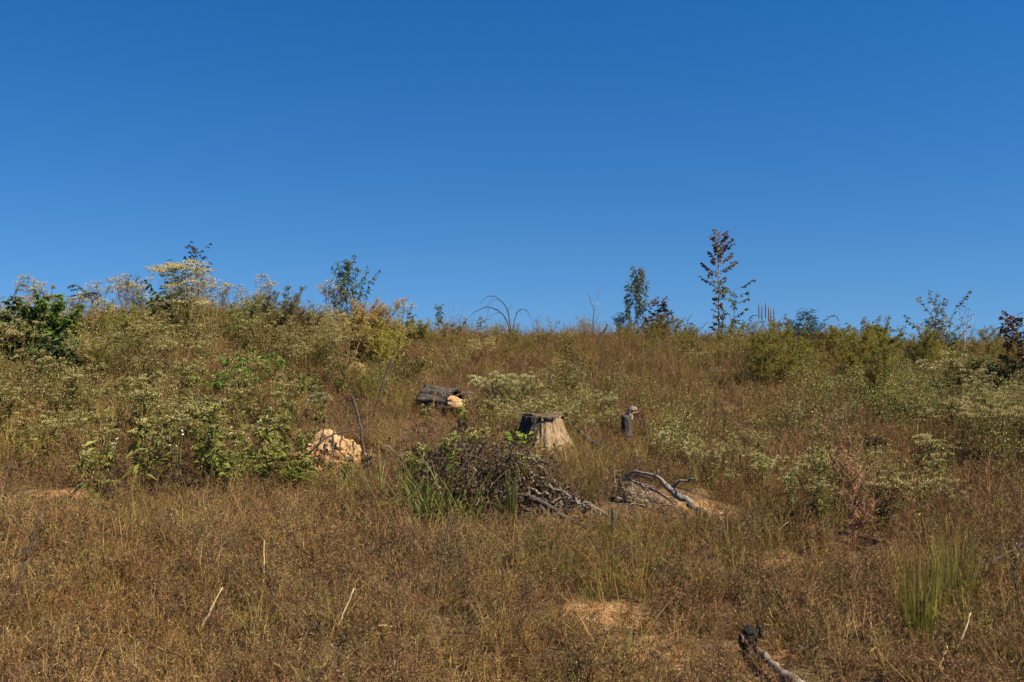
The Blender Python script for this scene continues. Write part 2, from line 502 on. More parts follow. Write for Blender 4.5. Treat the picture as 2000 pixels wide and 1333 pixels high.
BON_LEAF = [(.155, .175, .046), (.20, .215, .060), (.105, .130, .034), (.25, .245, .080), (.175, .15, .045)]
BON_HEAD = [(.48, .45, .23), (.39, .36, .165), (.58, .55, .32), (.31, .27, .12)]
BON_STEM = [(.17, .10, .05), (.22, .13, .06), (.13, .11, .05)]
FENNEL = [(.26, .25, .055), (.32, .29, .065), (.19, .19, .04), (.38, .31, .09), (.14, .15, .035)]

def forb(cols, h=.26, n_stem=9, n_twig=56, n_leaf=300, spread=.16, green=0.06):
    """a low wiry dried plant: forking stems, fine twigs, specks of leaf and seed"""
    mb = MB()
    az = rng.random(n_stem) * 6.283; r = rng.random(n_stem) * .03
    b = np.stack([np.cos(az) * r, np.sin(az) * r, np.full(n_stem, -.02)], 1)
    le = rng.random(n_stem) * .9 + .1
    tip = b + np.stack([np.cos(az) * spread * le, np.sin(az) * spread * le, h * rng.uniform(.65, 1.15, n_stem)], 1)
    mid = (b + tip) / 2 + rng.normal(size=(n_stem, 3)) * .02
    segs(mb, b, mid, .0016, .0013, pal(cols, n_stem, .2)[0]); segs(mb, mid, tip, .0013, .0006, pal(cols, n_stem, .2)[0])
    i = rng.integers(0, n_stem, n_twig); t = rng.random(n_twig) ** .7
    A = np.where((t < .5)[:, None], b[i] + (mid[i] - b[i]) * (t * 2)[:, None], mid[i] + (tip[i] - mid[i]) * (t * 2 - 1)[:, None])
    d = unit(rng.normal(size=(n_twig, 3)) + [0, 0, .75])
    B = A + d * rng.uniform(.025, .075, n_twig)[:, None]
    c = pal(cols, n_twig, .3)
    leaves(mb, A, d, np.linalg.norm(B - A, axis=1), .0030, c, 0)
    j = rng.integers(0, n_twig, n_leaf); t = rng.random((n_leaf, 1))
    L0 = A[j] + (B[j] - A[j]) * t
    dl = unit(rng.normal(size=(n_leaf, 3)) + [0, 0, .3])
    lc = pal(cols, n_leaf, .35)
    gi = rng.random(n_leaf) < green
    lc[gi] = pal(GREEN + OLIVE, gi.sum(), .2)
    leaves(mb, L0, dl, rng.uniform(.006, .017, n_leaf), rng.uniform(.003, .007, n_leaf), lc, .3)
    return mb

def tuft(cols, h=.32, n=70, w=.0035, lean=.35, bend=.8, r=.06, tips=None, seed_heads=0):
    mb = MB()
    az = rng.random(n) * 6.283; rr = r * np.sqrt(rng.random(n))
    b = np.stack([np.cos(az) * rr, np.sin(az) * rr, np.full(n, -.02)], 1)
    a2 = az + rng.normal(0, .7, n)
    L = h * rng.uniform(.45, 1.1, n)
    a0 = np.abs(rng.normal(0, lean, n)); a1 = a0 + np.abs(rng.normal(0, bend, n))
    blades(mb, b, a2, L, w * rng.uniform(.6, 1.3, n), a0, a1, pal(cols, n, .22), 3, pal(tips or cols, n, .22))
    return mb

def stalks(cols, h=.85, n=26, r=.10, lean=.10, heads=True, head_cols=None):
    """upright dry grass stalks with wispy heads, plus a skirt of blades"""
    mb = MB()
    az = rng.random(n) * 6.283; rr = r * np.sqrt(rng.random(n))
    b = np.stack([np.cos(az) * rr, np.sin(az) * rr, np.full(n, -.03)], 1)
    L = h * rng.uniform(.55, 1.1, n); a0 = np.abs(rng.normal(0, lean, n)); a1 = a0 + np.abs(rng.normal(0, .22, n))
    c = pal(cols, n, .2)
    blades(mb, b, az, L, .0045, a0, a1, c, 4)
    m = n * 3
    az2 = rng.random(m) * 6.283; rr2 = r * np.sqrt(rng.random(m))
    b2 = np.stack([np.cos(az2) * rr2, np.sin(az2) * rr2, np.full(m, -.03)], 1)
    blades(mb, b2, az2, h * rng.uniform(.2, .6, m), .0045, np.abs(rng.normal(0, .3, m)), np.abs(rng.normal(.5, .5, m)), pal(cols, m, .22), 3)
    if heads:
        i = np.repeat(np.arange(n), 16); t = rng.random(len(i))
        am = a0[i] + (a1[i] - a0[i]) * .45
        hdir = np.stack([np.cos(az[i]) * np.sin(am), np.sin(az[i]) * np.sin(am), np.cos(am)], 1)
        p = b[i] + hdir * (L[i] * (.5 + .5 * t))[:, None]
        d = unit(hdir + rng.normal(size=(len(i), 3)) * .45)
        leaves(mb, p, d, rng.uniform(.02, .055, len(i)), .004, pal(head_cols or cols, len(i), .25), 0)
    return mb

def scatter_points(dens, y0=2.6, y1=30, side=.68, seed=1):
    """random ground points, thinned by a density function of position and photograph pixel"""
    r2 = np.random.default_rng(seed)
    mx = dens['max']
    n = int(mx * (2 * side * (y1 ** 2 - y0 ** 2) / 2 + 2 * .8 * (y1 - y0)))
    y = np.sqrt(r2.random(n) * (y1 ** 2 - y0 ** 2) + y0 ** 2)
    x = (r2.random(n) * 2 - 1) * (y * side + .8)
    z = G(x, y)
    px = 1000 + F * x / y; py = 667 - (z - EYE) * F / y
    d = np.clip(dens['f'](x, y, px, py) * (1 - np.clip(1.6 * bare(x, y) - .12, 0, .95)) * (1 - .45 * clear(x, y)), 0, mx)
    k = r2.random(n) * mx < d
    return x[k], y[k], z[k], px[k], py[k], r2

def cover(name, label, cat, variants, mat, dens, size=(.7, 1.35), seed=1, pick=None, tilt=.12, grow=None, y0=2.6, y1=30):
    x, y, z, px, py, r2 = scatter_points(dens, seed=seed, y0=y0, y1=y1)
    n = len(x)
    me = bpy.data.meshes.new(name)
    me.vertices.add(n); me.vertices.foreach_set('co', np.stack([x, y, z - .01], 1).ravel())
    idx = r2.integers(0, len(variants), n) if pick is None else pick(x, y, px, py, r2)
    rot = np.stack([r2.normal(0, tilt, n), r2.normal(0, tilt, n), r2.random(n) * 6.283], 1)
    s = r2.uniform(size[0], size[1], n) * (0.75 + 0.5 * fbm(x * .8, y * .8, seed + 3))
    s = s * (1 - .34 * clear(x, y))
    if grow is not None: s = s * grow(x, y, px, py)
    sc = np.stack([s * r2.uniform(.9, 1.2, n), s * r2.uniform(.9, 1.2, n), s], 1)
    for nm, ty, key, val in (('pick', 'INT', 'value', idx.astype(np.int32)), ('turn', 'FLOAT_VECTOR', 'vector', rot.astype(np.float32).ravel()), ('grow', 'FLOAT_VECTOR', 'vector', sc.astype(np.float32).ravel())):
        at_ = me.attributes.new(nm, ty, 'POINT'); at_.data.foreach_set(key, val)
    o = bpy.data.objects.new(name, me); COL.objects.link(o)
    tag(o, label, cat, kind='stuff')
    t = bpy.data.node_groups.new(name + '_growth', 'GeometryNodeTree')
    t.interface.new_socket('Geometry', in_out='INPUT', socket_type='NodeSocketGeometry')
    t.interface.new_socket('Geometry', in_out='OUTPUT', socket_type='NodeSocketGeometry')
    N = t.nodes.new; L = t.links.new
    gi = N('NodeGroupInput'); go = N('NodeGroupOutput')
    g2 = N('GeometryNodeGeometryToInstance')
    src = []
    for k, v in enumerate(variants):
        src.append(bpy.data.objects.new(name + '_plant', v.mesh(name + '_plant', mat)))
    for ob in reversed(src):
        oi = N('GeometryNodeObjectInfo'); oi.inputs['Object'].default_value = ob
        oi.inputs['As Instance'].default_value = False
        L(oi.outputs['Geometry'], g2.inputs[0])
    def attr(nm, ty):
        a_ = N('GeometryNodeInputNamedAttribute'); a_.data_type = ty; a_.inputs['Name'].default_value = nm
        return [s_ for s_ in a_.outputs if s_.enabled and s_.name == 'Attribute'][0]
    ip = N('GeometryNodeInstanceOnPoints')
    ip.inputs['Pick Instance'].default_value = True
    L(gi.outputs[0], ip.inputs['Points']); L(g2.outputs[0], ip.inputs['Instance'])
    L(attr('pick', 'INT'), ip.inputs['Instance Index'])
    e2 = N('FunctionNodeEulerToRotation'); L(attr('turn', 'FLOAT_VECTOR'), e2.inputs[0]); L(e2.outputs[0], ip.inputs['Rotation'])
    L(attr('grow', 'FLOAT_VECTOR'), ip.inputs['Scale'])
    L(ip.outputs[0], go.inputs[0])
    md = o.modifiers.new('growth', 'NODES'); md.node_group = t
    print(name, n, 'points')
    return o

# low dried weeds over the whole field
forbs = [forb(BROWN, .24), forb(BROWN, .30, spread=.2), forb(BROWN + DULL, .26), forb(DULL, .28, spread=.19),
         forb(RUST, .20, spread=.18, green=.12), forb(RUST + BROWN, .24, green=.10), forb(BROWN + OLIVE, .24, green=.25), forb(OLIVE, .22, green=.3)]
def pick_forb(x, y, px, py, r2):
    a = fbm(x * .7, y * .7, 41) + r2.normal(0, .12, len(x))
    rust = zones(px, py, [(150, 1230, 330, 120, .22), (60, 870, 120, 60, .15), (500, 1000, 300, 80, .08), (1300, 1200, 200, 150, .08)])
    dull = zones(px, py, [(1200, 720, 400, 40, .10), (700, 800, 60, 60, .15), (900, 1150, 400, 120, .07), (1600, 830, 200, 50, .08)])
    oliv = zones(px, py, [(1200, 1090, 250, 60, .16), (250, 1060, 120, 60, .10), (1900, 1280, 150, 80, .12), (100, 760, 500, 60, .1), (1750, 780, 250, 60, .2)])
    v = np.full(len(x), 1)
    q = r2.random(len(x))
    v = np.where(a < .46, np.where(q < .5, 0, 1), np.where(a < .56, np.where(q < .5, 2, 3), np.where(q < .5, 5, 6)))
    u = r2.random(len(x))
    v = np.where(u < rust * 3, np.where(q < .55, 4, 5), v)
    v = np.where(u > 1 - dull * 3, np.where(q < .5, 3, 2), v)
    u2 = r2.random(len(x))
    v = np.where(u2 < oliv * 3, np.where(q < .5, 6, 7), v)
    return v
cover('dry_ground_cover', 'knee-low tangle of brown dried weeds covering the whole hillside', 'ground cover', forbs, M_DRY,
      {'max': 150, 'f': lambda x, y, px, py: 64 + 66 * np.clip((9.5 - y) / 3, 0, 1) - 22 * zones(px, py, [(300, 690, 420, 60, 1)]) + 20 * (fbm(x * 1.6, y * 1.6, 3) - .5)},
      seed=11, pick=pick_forb, grow=lambda x, y, px, py: .82 + .30 * np.clip((y - 8) / 12, 0, 1))

# grass
tufts = [tuft(OLIVE + STRAW, .34, 60), tuft(OLIVE, .30, 60), tuft(GREEN + OLIVE, .32, 60), tuft(TAWNY + STRAW, .36, 55), tuft(OLIVE + TAWNY, .42, 60, lean=.25, bend=.6),
         tuft(GREEN, .24, 40, w=.006), tuft(STRAW, .50, 10, w=.0045, lean=.8, bend=.4, r=.18), stalks(TAWNY + STRAW, .52, n=8, r=.12, lean=.22), stalks(DULL + STRAW, .46, n=7, r=.14, lean=.3)]
GRASSY = [(1330, 1010, 110, 40, .9), (1000, 1150, 200, 50, .5), (330, 1110, 130, 60, .5), (700, 1000, 60, 40, .7), (1180, 1120, 260, 75, 1), (1150, 960, 90, 60, .9), (240, 1060, 120, 70, .8), (1400, 1050, 120, 40, .7), (480, 1290, 110, 70, .9), (1060, 1260, 110, 70, .6),
          (1580, 1240, 70, 60, .5), (1230, 1270, 60, 50, .5), (560, 1220, 120, 80, .45), (860, 1090, 140, 40, .4), (1900, 1250, 100, 80, .4), (600, 760, 120, 50, .5), (1750, 800, 250, 70, .6)]
def pick_grass(x, y, px, py, r2):
    g = zones(px, py, GRASSY); q = r2.random(len(x)); a = fbm(x * .9, y * .9, 77)
    return np.where(g > .35, np.where(q < .3, 1, np.where(q < .55, 4, np.where(q < .74, 2, np.where(q < .92, 0, 5)))), np.where(a > .55, np.where(q < .4, 0, np.where(q < .75, 1, np.where(q < .82, 6, np.where(q < .92, 7, 8)))), np.where(q < .3, 3, np.where(q < .58, 4, np.where(q < .68, 2, np.where(q < .74, 6, np.where(q < .88, 7, 8)))))))
cover('grass', 'olive and tawny grass growing up through the dried weeds', 'grass', tufts, M_DRY,
      {'max': 26, 'f': lambda x, y, px, py: 3.4 + 17 * zones(px, py, GRASSY) + 11 * np.clip(fbm(x * .8, y * .8, 88) - .52, 0, 1) * 4},
      seed=12, pick=pick_grass, size=(.6, 1.25), grow=lambda x, y, px, py: np.clip(.62 + (y - 5) * .07, .62, 1.05))

# tall tawny grass towards the ridge
talls = [stalks(TAWNY, .80), stalks(TAWNY + BROWN, .95), stalks(TAWNY + OLIVE, .75), stalks(DULL + BROWN, .85, n=16), stalks(OLIVE + TAWNY, .70, n=22)]
TALLZ = [(1150, 720, 230, 60, 1), (1420, 700, 260, 50, .9), (1650, 760, 200, 60, .5), (1250, 650, 450, 30, .8), (560, 770, 60, 40, .5)]
cover('tall_dry_grass', 'tall tawny dry grass standing below the ridge', 'grass', talls, M_DRY,
      {'max': 7, 'f': lambda x, y, px, py: (y > 11) * (.3 + 4.3 * zones(px, py, TALLZ) * (.4 + 1.2 * fbm(x * .9, y * .9, 55)) + 1.0 * (y > 19))},
      seed=13, y0=9, y1=34, size=(.55, 1.1))

# olive undergrowth between the flowering weeds
def undergrowth(h=.55, n=14, lc=None):
    mb = MB(); lc = lc or (BON_LEAF + OLIVE)
    az = rng.random(n) * 6.283; sp = rng.uniform(.05, .28, n)
    b = np.zeros((n, 3)); tip = np.stack([np.cos(az) * sp, np.sin(az) * sp, h * rng.uniform(.5, 1.05, n)], 1)
    segs(mb, b, tip, .003, .0012, pal([(.19, .12, .05), (.16, .13, .05), (.13, .09, .045)], n))
    m = 230; i = rng.integers(0, n, m); t = rng.uniform(.2, 1.05, (m, 1)); L0 = tip[i] * t + rng.normal(size=(m, 3)) * .02
    leaves(mb, L0, unit(rng.normal(size=(m, 3)) * [1, 1, .6]), rng.uniform(.025, .07, m), rng.uniform(.007, .018, m), pal(lc, m, .28), .3)
    m = 110; i = rng.integers(0, n, m); t = rng.uniform(.75, 1.05, (m, 1)); L0 = tip[i] * t + rng.normal(size=(m, 3)) * .03
    leaves(mb, L0, unit(rng.normal(size=(m, 3)) + [0, 0, .5]), rng.uniform(.010, .022, m), .011, pal(BON_HEAD, m, .2), .3)
    return mb
UNDERZ = [(330, 650, 420, 75, 1), (80, 770, 220, 90, .9), (620, 690, 240, 70, .8), (330, 830, 250, 70, .5), (1780, 790, 260, 70, .9), (1600, 690, 260, 40, .6), (1960, 860, 120, 90, .9), (1080, 800, 130, 45, .7), (1400, 880, 120, 40, .45), (1700, 990, 180, 70, .35), (780, 720, 120, 50, .5)]
cover('leafy_undergrowth', 'olive leafy undergrowth between the flowering weeds', 'undergrowth', [undergrowth(), undergrowth(.6), undergrowth(.45), undergrowth(.5, lc=OLIVE + FENNEL), undergrowth(.5, lc=BON_LEAF + GREEN), undergrowth(.5, lc=GREEN + [(.2, .23, .05), (.14, .2, .035)])], M_LEAF,
      {'max': 11, 'f': lambda x, y, px, py: (y > 8) * 10 * zones(px, py, UNDERZ) * (.35 + 1.2 * fbm(x * .9, y * .9, 66))}, seed=15, y0=8, y1=26, size=(.7, 1.2), pick=lambda x, y, px, py, r2: np.where(r2.random(len(x)) < .75 * zones(px, py, [(1800, 810, 260, 60, 1), (470, 740, 90, 60, .7), (1640, 720, 120, 40, .6), (60, 640, 120, 60, .7)]), np.where(r2.random(len(x)) < .55, 5, 4), r2.integers(0, 4, len(x))))

# crumbs of clay in the bare patches
def crumb():
    mb = MB()
    a = rng.random(40) * 6.283; r = .10 * np.sqrt(rng.random(40))
    for k in range(40):
        s = rng.uniform(.004, .016)
        c = np.array([math.cos(a[k]) * r[k], math.sin(a[k]) * r[k], s * .3])
        v = c + unit(rng.normal(size=(6, 3)) * .3 + np.array([[1, 0, 0], [-1, 0, 0], [0, 1, 0], [0, -1, 0], [0, 0, 1], [0, 0, -1]])) * s * rng.uniform(.6, 1.2, (6, 1))
        mb.add(v, rng.choice([.75, .6, .45]) * np.array([1, .8, .62]) , tris=[[0, 2, 4], [2, 1, 4], [1, 3, 4], [3, 0, 4], [2, 0, 5], [1, 2, 5], [3, 1, 5], [0, 3, 5]])
    return mb
xs = []
def crumb_f(x, y, px, py): return 40 * np.clip(bare(x, y) - .2, 0, 1)
_b = bare
cover_pts = {'max': 30, 'f': lambda x, y, px, py: 26 * np.clip(_b(x, y) - .25, 0, 1) / np.maximum(1 - np.clip(1.6 * _b(x, y) - .12, 0, .95), .03)}
cover('clay_crumbs', 'crumbs of orange and cream clay lying in the bare patches', 'soil', [crumb() for _ in range(4)], M_CLAY, cover_pts, seed=14, y1=20, size=(.6, 1.4))

# ------------------------------------------------------------------ plants as things
def weed_parts(h=1.0, n_stem=3, spread=.28, heads=16, leaf=.085, flecks=34, head_r=.055, leaf_n=26, bare_low=.15, fleck=.013, leafc=None, headc=None, fork=.55, wide=1.0, flat=.65):
    """branching weed with lance-shaped leaves and flat pale flower heads"""
    st = MB(); fo = MB(); fl = MB()
    for k in range(n_stem):
        az = rng.random() * 6.283; hh = h * rng.uniform(.75, 1.05); sp = spread * rng.uniform(.25, 1) if n_stem > 1 else .03
        p0 = np.array([math.cos(az) * .02, math.sin(az) * .02, -.04]); p1 = np.array([math.cos(az) * sp, math.sin(az) * sp, hh])
        pts = smooth_path([p0, p0 * .5 + p1 * [.3, .3, .5], p1], 7, .012)
        path_segs(st, pts, np.linspace(.0065, .002, 7), pal(BON_STEM, 1)[0])
        nb = max(3, heads // n_stem)
        t = rng.uniform(fork, .97, nb) if nb > 1 else np.array([.95])
        a = rng.random(nb) * 6.283
        A = np.stack([np.interp(t, np.linspace(0, 1, 7), pts[:, i]) for i in range(3)], 1)
        out = rng.uniform(.06, .20, nb) * h * (1.25 - t)[:] * 2 * wide
        top = hh * rng.uniform(.86, 1.04, nb)
        B = np.stack([A[:, 0] + np.cos(a) * out, A[:, 1] + np.sin(a) * out, np.maximum(A[:, 2] + .05, A[:, 2] * (1 - flat) + top * flat)], 1)
        M = (A + B) / 2 + np.stack([np.cos(a) * out * .15, np.sin(a) * out * .15, -np.abs(out) * .1], 1)
        cs = pal(BON_STEM, nb)
        segs(st, A, M, .0026, .002, cs); segs(st, M, B, .002, .0012, cs)
        # heads
        i = np.repeat(np.arange(nb), flecks); n = len(i)
        ra = rng.random(n) * 6.283; hr = head_r * rng.uniform(.6, 1.25, nb)[i]; rr = hr * np.sqrt(rng.random(n))
        c = B[i] + np.stack([np.cos(ra) * rr, np.sin(ra) * rr, .25 * hr * (1 - (rr / hr) ** 2) + rng.normal(0, .008, n)], 1)
        leaves(fl, c, unit(rng.normal(size=(n, 3)) + [0, 0, .6]), fleck * rng.uniform(.6, 1.3, n), fleck * .75, pal(headc or BON_HEAD, n, .15), .3)
        m = nb * 4; i = rng.integers(0, nb, m); ra = rng.random(m) * 6.283
        e = B[i] + np.stack([np.cos(ra) * head_r * .7, np.sin(ra) * head_r * .7, np.full(m, -.005)], 1)
        segs(st, B[i] - (B[i] - M[i]) * .3, e, .0012, .0008, pal(BON_STEM, m))
        # leaves along stem and branches
        n = leaf_n; t = rng.uniform(bare_low, 1, n)
        L0 = np.stack([np.interp(t, np.linspace(0, 1, 7), pts[:, i2]) for i2 in range(3)], 1)
        ra = rng.random(n) * 6.283; el = rng.normal(-.15, .45, n)
        d = np.stack([np.cos(ra) * np.cos(el), np.sin(ra) * np.cos(el), np.sin(el)], 1)
        LL = leaf * rng.uniform(.5, 1.3, n) * (1.15 - .5 * t)
        leaves(fo, L0, d, LL, LL * rng.uniform(.2, .34, n), pal(leafc or BON_LEAF, n, .2), .35)
        i = rng.integers(0, nb, n); t = rng.random((n, 1)); L0 = M[i] + (B[i] - M[i]) * t
        ra = rng.random(n) * 6.283; d = unit(np.stack([np.cos(ra), np.sin(ra), rng.normal(0, .5, n)], 1))
        LL = leaf * rng.uniform(.25, .65, n)
        leaves(fo, L0, d, LL, LL * .28, pal(leafc or BON_LEAF, n, .2), .35)
    return st, fo, fl

def weed(label, group=None, cat='weed', name='flowering_weed', **kw):
    st, fo, fl = weed_parts(**kw)
    t = thing(name, (0, 0, 0), label, cat, group)
    st.build('stem', M_STEM, t); f = fo.build('foliage', M_LEAF, t); f['kind'] = 'stuff'
    w = fl.build('flower_heads', M_FLOWER, t); w['kind'] = 'stuff'
    return t

def twiggy_parts(h, n_stem, nb, blen, spread, cols, flecks=0, fleck_cols=None, up=.9, r0=.005, start=.25, lean=.0, twigs=3, big=1.0):
    """dead upright weed: stiff stems with many ascending side twigs"""
    st = MB(); fo = MB()
    for k in range(n_stem):
        az = rng.random() * 6.283; hh = h * (1 if k == 0 else rng.uniform(.55, .95)); sp = spread * (0.15 if k == 0 else rng.uniform(.4, 1))
        p1 = np.array([math.cos(az) * sp, math.sin(az) * sp, hh])
        pts = smooth_path([[0, 0, -.04], p1 * [.35, .35, .5], p1], 8, .008)
        path_segs(st, pts, np.linspace(r0, r0 * .3, 8), pal(cols, 1)[0])
        t = rng.uniform(start, .98, nb); a = rng.random(nb) * 6.283
        A = np.stack([np.interp(t, np.linspace(0, 1, 8), pts[:, i]) for i in range(3)], 1)
        bl = blen * rng.uniform(.5, 1.1, nb) * (1.25 - t * .9)
        d = unit(np.stack([np.cos(a), np.sin(a), np.full(nb, up) + rng.normal(0, .25, nb)], 1))
        M = A + d * (bl * .5)[:, None]; B = M + unit(d + [0, 0, .5]) * (bl * .5)[:, None]
        c = pal(cols, nb)
        segs(st, A, M, r0 * .4, r0 * .3, c); segs(st, M, B, r0 * .3, r0 * .18, c)
        m = nb * twigs
        if m:
            i = rng.integers(0, nb, m); q = rng.random((m, 1)); A2 = A[i] + (B[i] - A[i]) * q
            d2 = unit(rng.normal(size=(m, 3)) * .6 + d[i] + [0, 0, .3])
            segs(st, A2, A2 + d2 * rng.uniform(.03, .10, m)[:, None] * h, r0 * .2, r0 * .12, pal(cols, m))
            if flecks:
                n = flecks; i = rng.integers(0, m, n); q = rng.random((n, 1))
                Lp = A2[i] + d2[i] * q * .08 * h
                leaves(fo, Lp, unit(rng.normal(size=(n, 3)) + [0, 0, .4]), rng.uniform(.008, .02, n) * big, rng.uniform(.004, .008, n) * big, pal(fleck_cols or cols, n, .25), .2)
    return st, fo

def dead_weed(label, group=None, name='dead_weed', cat='dead weed', **kw):
    st, fo = twiggy_parts(**kw)
    t = thing(name, (0, 0, 0), label, cat, group)
    st.build('stem', M_STEM, t)
    if fo.n:
        f = fo.build('seed_heads', M_DRY, t); f['kind'] = 'stuff'
    return t

def fennel(label, group=None, name='feathery_bush', cat='bush', h=1.2, n_stem=8, spread=.45, nb=22, threads=70, cols=None, stemc=None, tipc=None):
    """bush of upright plumes with thread-like leaves"""
    st = MB(); fo = MB(); cols = cols or FENNEL
    for k in range(n_stem):
        az = rng.random() * 6.283; hh = h * rng.uniform(.6, 1.05); sp = spread * rng.uniform(.1, 1)
        p1 = np.array([math.cos(az) * sp, math.sin(az) * sp, hh])
        pts = smooth_path([[math.cos(az) * .03, math.sin(az) * .03, -.04], p1 * [.4, .4, .55], p1], 7, .012)
        path_segs(st, pts, np.linspace(.006, .0018, 7), pal(stemc or [(.16, .09, .05), (.2, .13, .06)], 1)[0])
        t = rng.uniform(.22, 1, nb); a = rng.random(nb) * 6.283
        A = np.stack([np.interp(t, np.linspace(0, 1, 7), pts[:, i]) for i in range(3)], 1)
        bl = h * rng.uniform(.08, .24, nb) * (1.2 - .8 * t)
        d = unit(np.stack([np.cos(a), np.sin(a), rng.uniform(.3, 1.4, nb)], 1))
        B = A + d * bl[:, None]
        segs(st, A, B, .0016, .0008, pal(cols, nb))
        i = np.repeat(np.arange(nb), threads); n = len(i); q = rng.random((n, 1))
        Lp = A[i] + (B[i] - A[i]) * q
        dl = unit(rng.normal(size=(n, 3)) * .7 + d[i] * .8 + [0, 0, .15])
        c = pal(cols, n, .25)
        if tipc is not None:
            kk = rng.random(n) < np.clip((Lp[:, 2] / h - .55) * 1.6, 0, .7)
            c[kk] = pal(tipc, kk.sum(), .2)
        leaves(fo, Lp, dl, rng.uniform(.025, .065, n), .0075, c, .0)
    fit((st, fo), h)
    t = thing(name, (0, 0, 0), label, cat, group)
    st.build('stem', M_STEM, t); f = fo.build('foliage', M_LEAF, t); f['kind'] = 'stuff'
    return t

def sapling(loc, label, group=None, name='sapling', cat='sapling', h=1.8, nb=16, blen=.5, shape=lambda t: 1.0, start=.2, leafL=.11, leafW=.03, per=16, cols=None, up=1.0,
            droop=.6, trunk_r=.014, bark=(.10, .07, .05), lean=(0, 0), leader=14, curl=.2, stems=1, stem_spread=.15, tip_cols=None, whorl=0, jag=.02):
    """young tree: trunk, limbs, and a crown of separate leaves with gaps between the limbs"""
    tr = MB(); br = MB(); fo = MB(); cols = cols or GREEN
    for s in range(stems):
        hh = h if s == 0 else h * rng.uniform(.55, .92)
        az = rng.random() * 6.283; off = 0 if s == 0 else stem_spread
        tip = np.array([lean[0] + math.cos(az) * off, lean[1] + math.sin(az) * off, hh])
        pts = smooth_path([[0, 0, -.06], tip * [.3, .3, .33], tip * [.75, .75, .7], tip], 9, jag)
        tube(tr, pts, np.linspace(trunk_r, trunk_r * .22, 9) * (1 if s == 0 else .7), 6, bark, .08)
        n = max(2, nb if s == 0 else nb // 2)
        t = np.sort(np.linspace(start, .95, n) + rng.normal(0, .02, n)); a = np.arange(n) * 2.4 + rng.normal(0, .5, n)
        A = np.stack([np.interp(t, np.linspace(0, 1, 9), pts[:, i]) for i in range(3)], 1)
        bl = blen * np.array([shape(q) for q in t]) * rng.uniform(.7, 1.15, n)
        d = unit(np.stack([np.cos(a), np.sin(a), np.full(n, up) * rng.uniform(.7, 1.3, n)], 1))
        LB = []; LD = []
        for k in range(n):
            bp = smooth_path([A[k], A[k] + d[k] * bl[k] * .5, A[k] + unit(d[k] + [0, 0, curl]) * bl[k]], 5, bl[k] * .03)
            path_segs(br, bp, np.linspace(trunk_r * .35, trunk_r * .1, 5), bark)
            m = max(2, int(per * bl[k] / blen)); q = rng.uniform(.2, 1.02, m) ** .8
            LB.append(np.stack([np.interp(q, np.linspace(0, 1, 5), bp[:, i]) for i in range(3)], 1)); LD.append(np.repeat(d[k][None], m, 0))
        q = rng.uniform(.72, 1, leader); LB.append(np.stack([np.interp(q, np.linspace(0, 1, 9), pts[:, i]) for i in range(3)], 1)); LD.append(np.repeat([[0, 0, .6]], leader, 0))
        LB = np.concatenate(LB); LD = np.concatenate(LD); n = len(LB)
        ra = rng.random(n) * 6.283
        dl = unit(LD * .5 + np.stack([np.cos(ra), np.sin(ra), np.zeros(n)], 1) * .8 + np.array([[0, 0, -1.0]]) * (droop + rng.normal(0, .3, (n, 1))))
        L_ = leafL * rng.uniform(.6, 1.25, n); c = pal(cols, n, .22)
        if tip_cols is not None:
            kk = rng.random(n) < np.clip((LB[:, 2] / h - .45) * 1.5, 0, .9); c[kk] = pal(tip_cols, kk.sum(), .2)
        if whorl:
            for w in range(whorl):
                ra = rng.random(n) * 6.283
                dw = unit(dl + np.stack([np.cos(ra), np.sin(ra), rng.normal(0, .4, n)], 1) * .8)
                leaves(fo, LB, dw, L_, leafW * L_ / leafL, c, .3)
        else:
            leaves(fo, LB, dl, L_, leafW * L_ / leafL, c, .3)
    fit((tr, br, fo), h)
    t = thing(name, loc, label, cat, group)
    tr.build('trunk', M_STEM, t, True); b_ = br.build('branches', M_STEM, t); b_['kind'] = 'stuff'; f = fo.build('crown', M_LEAF, t); f['kind'] = 'stuff'
    return t

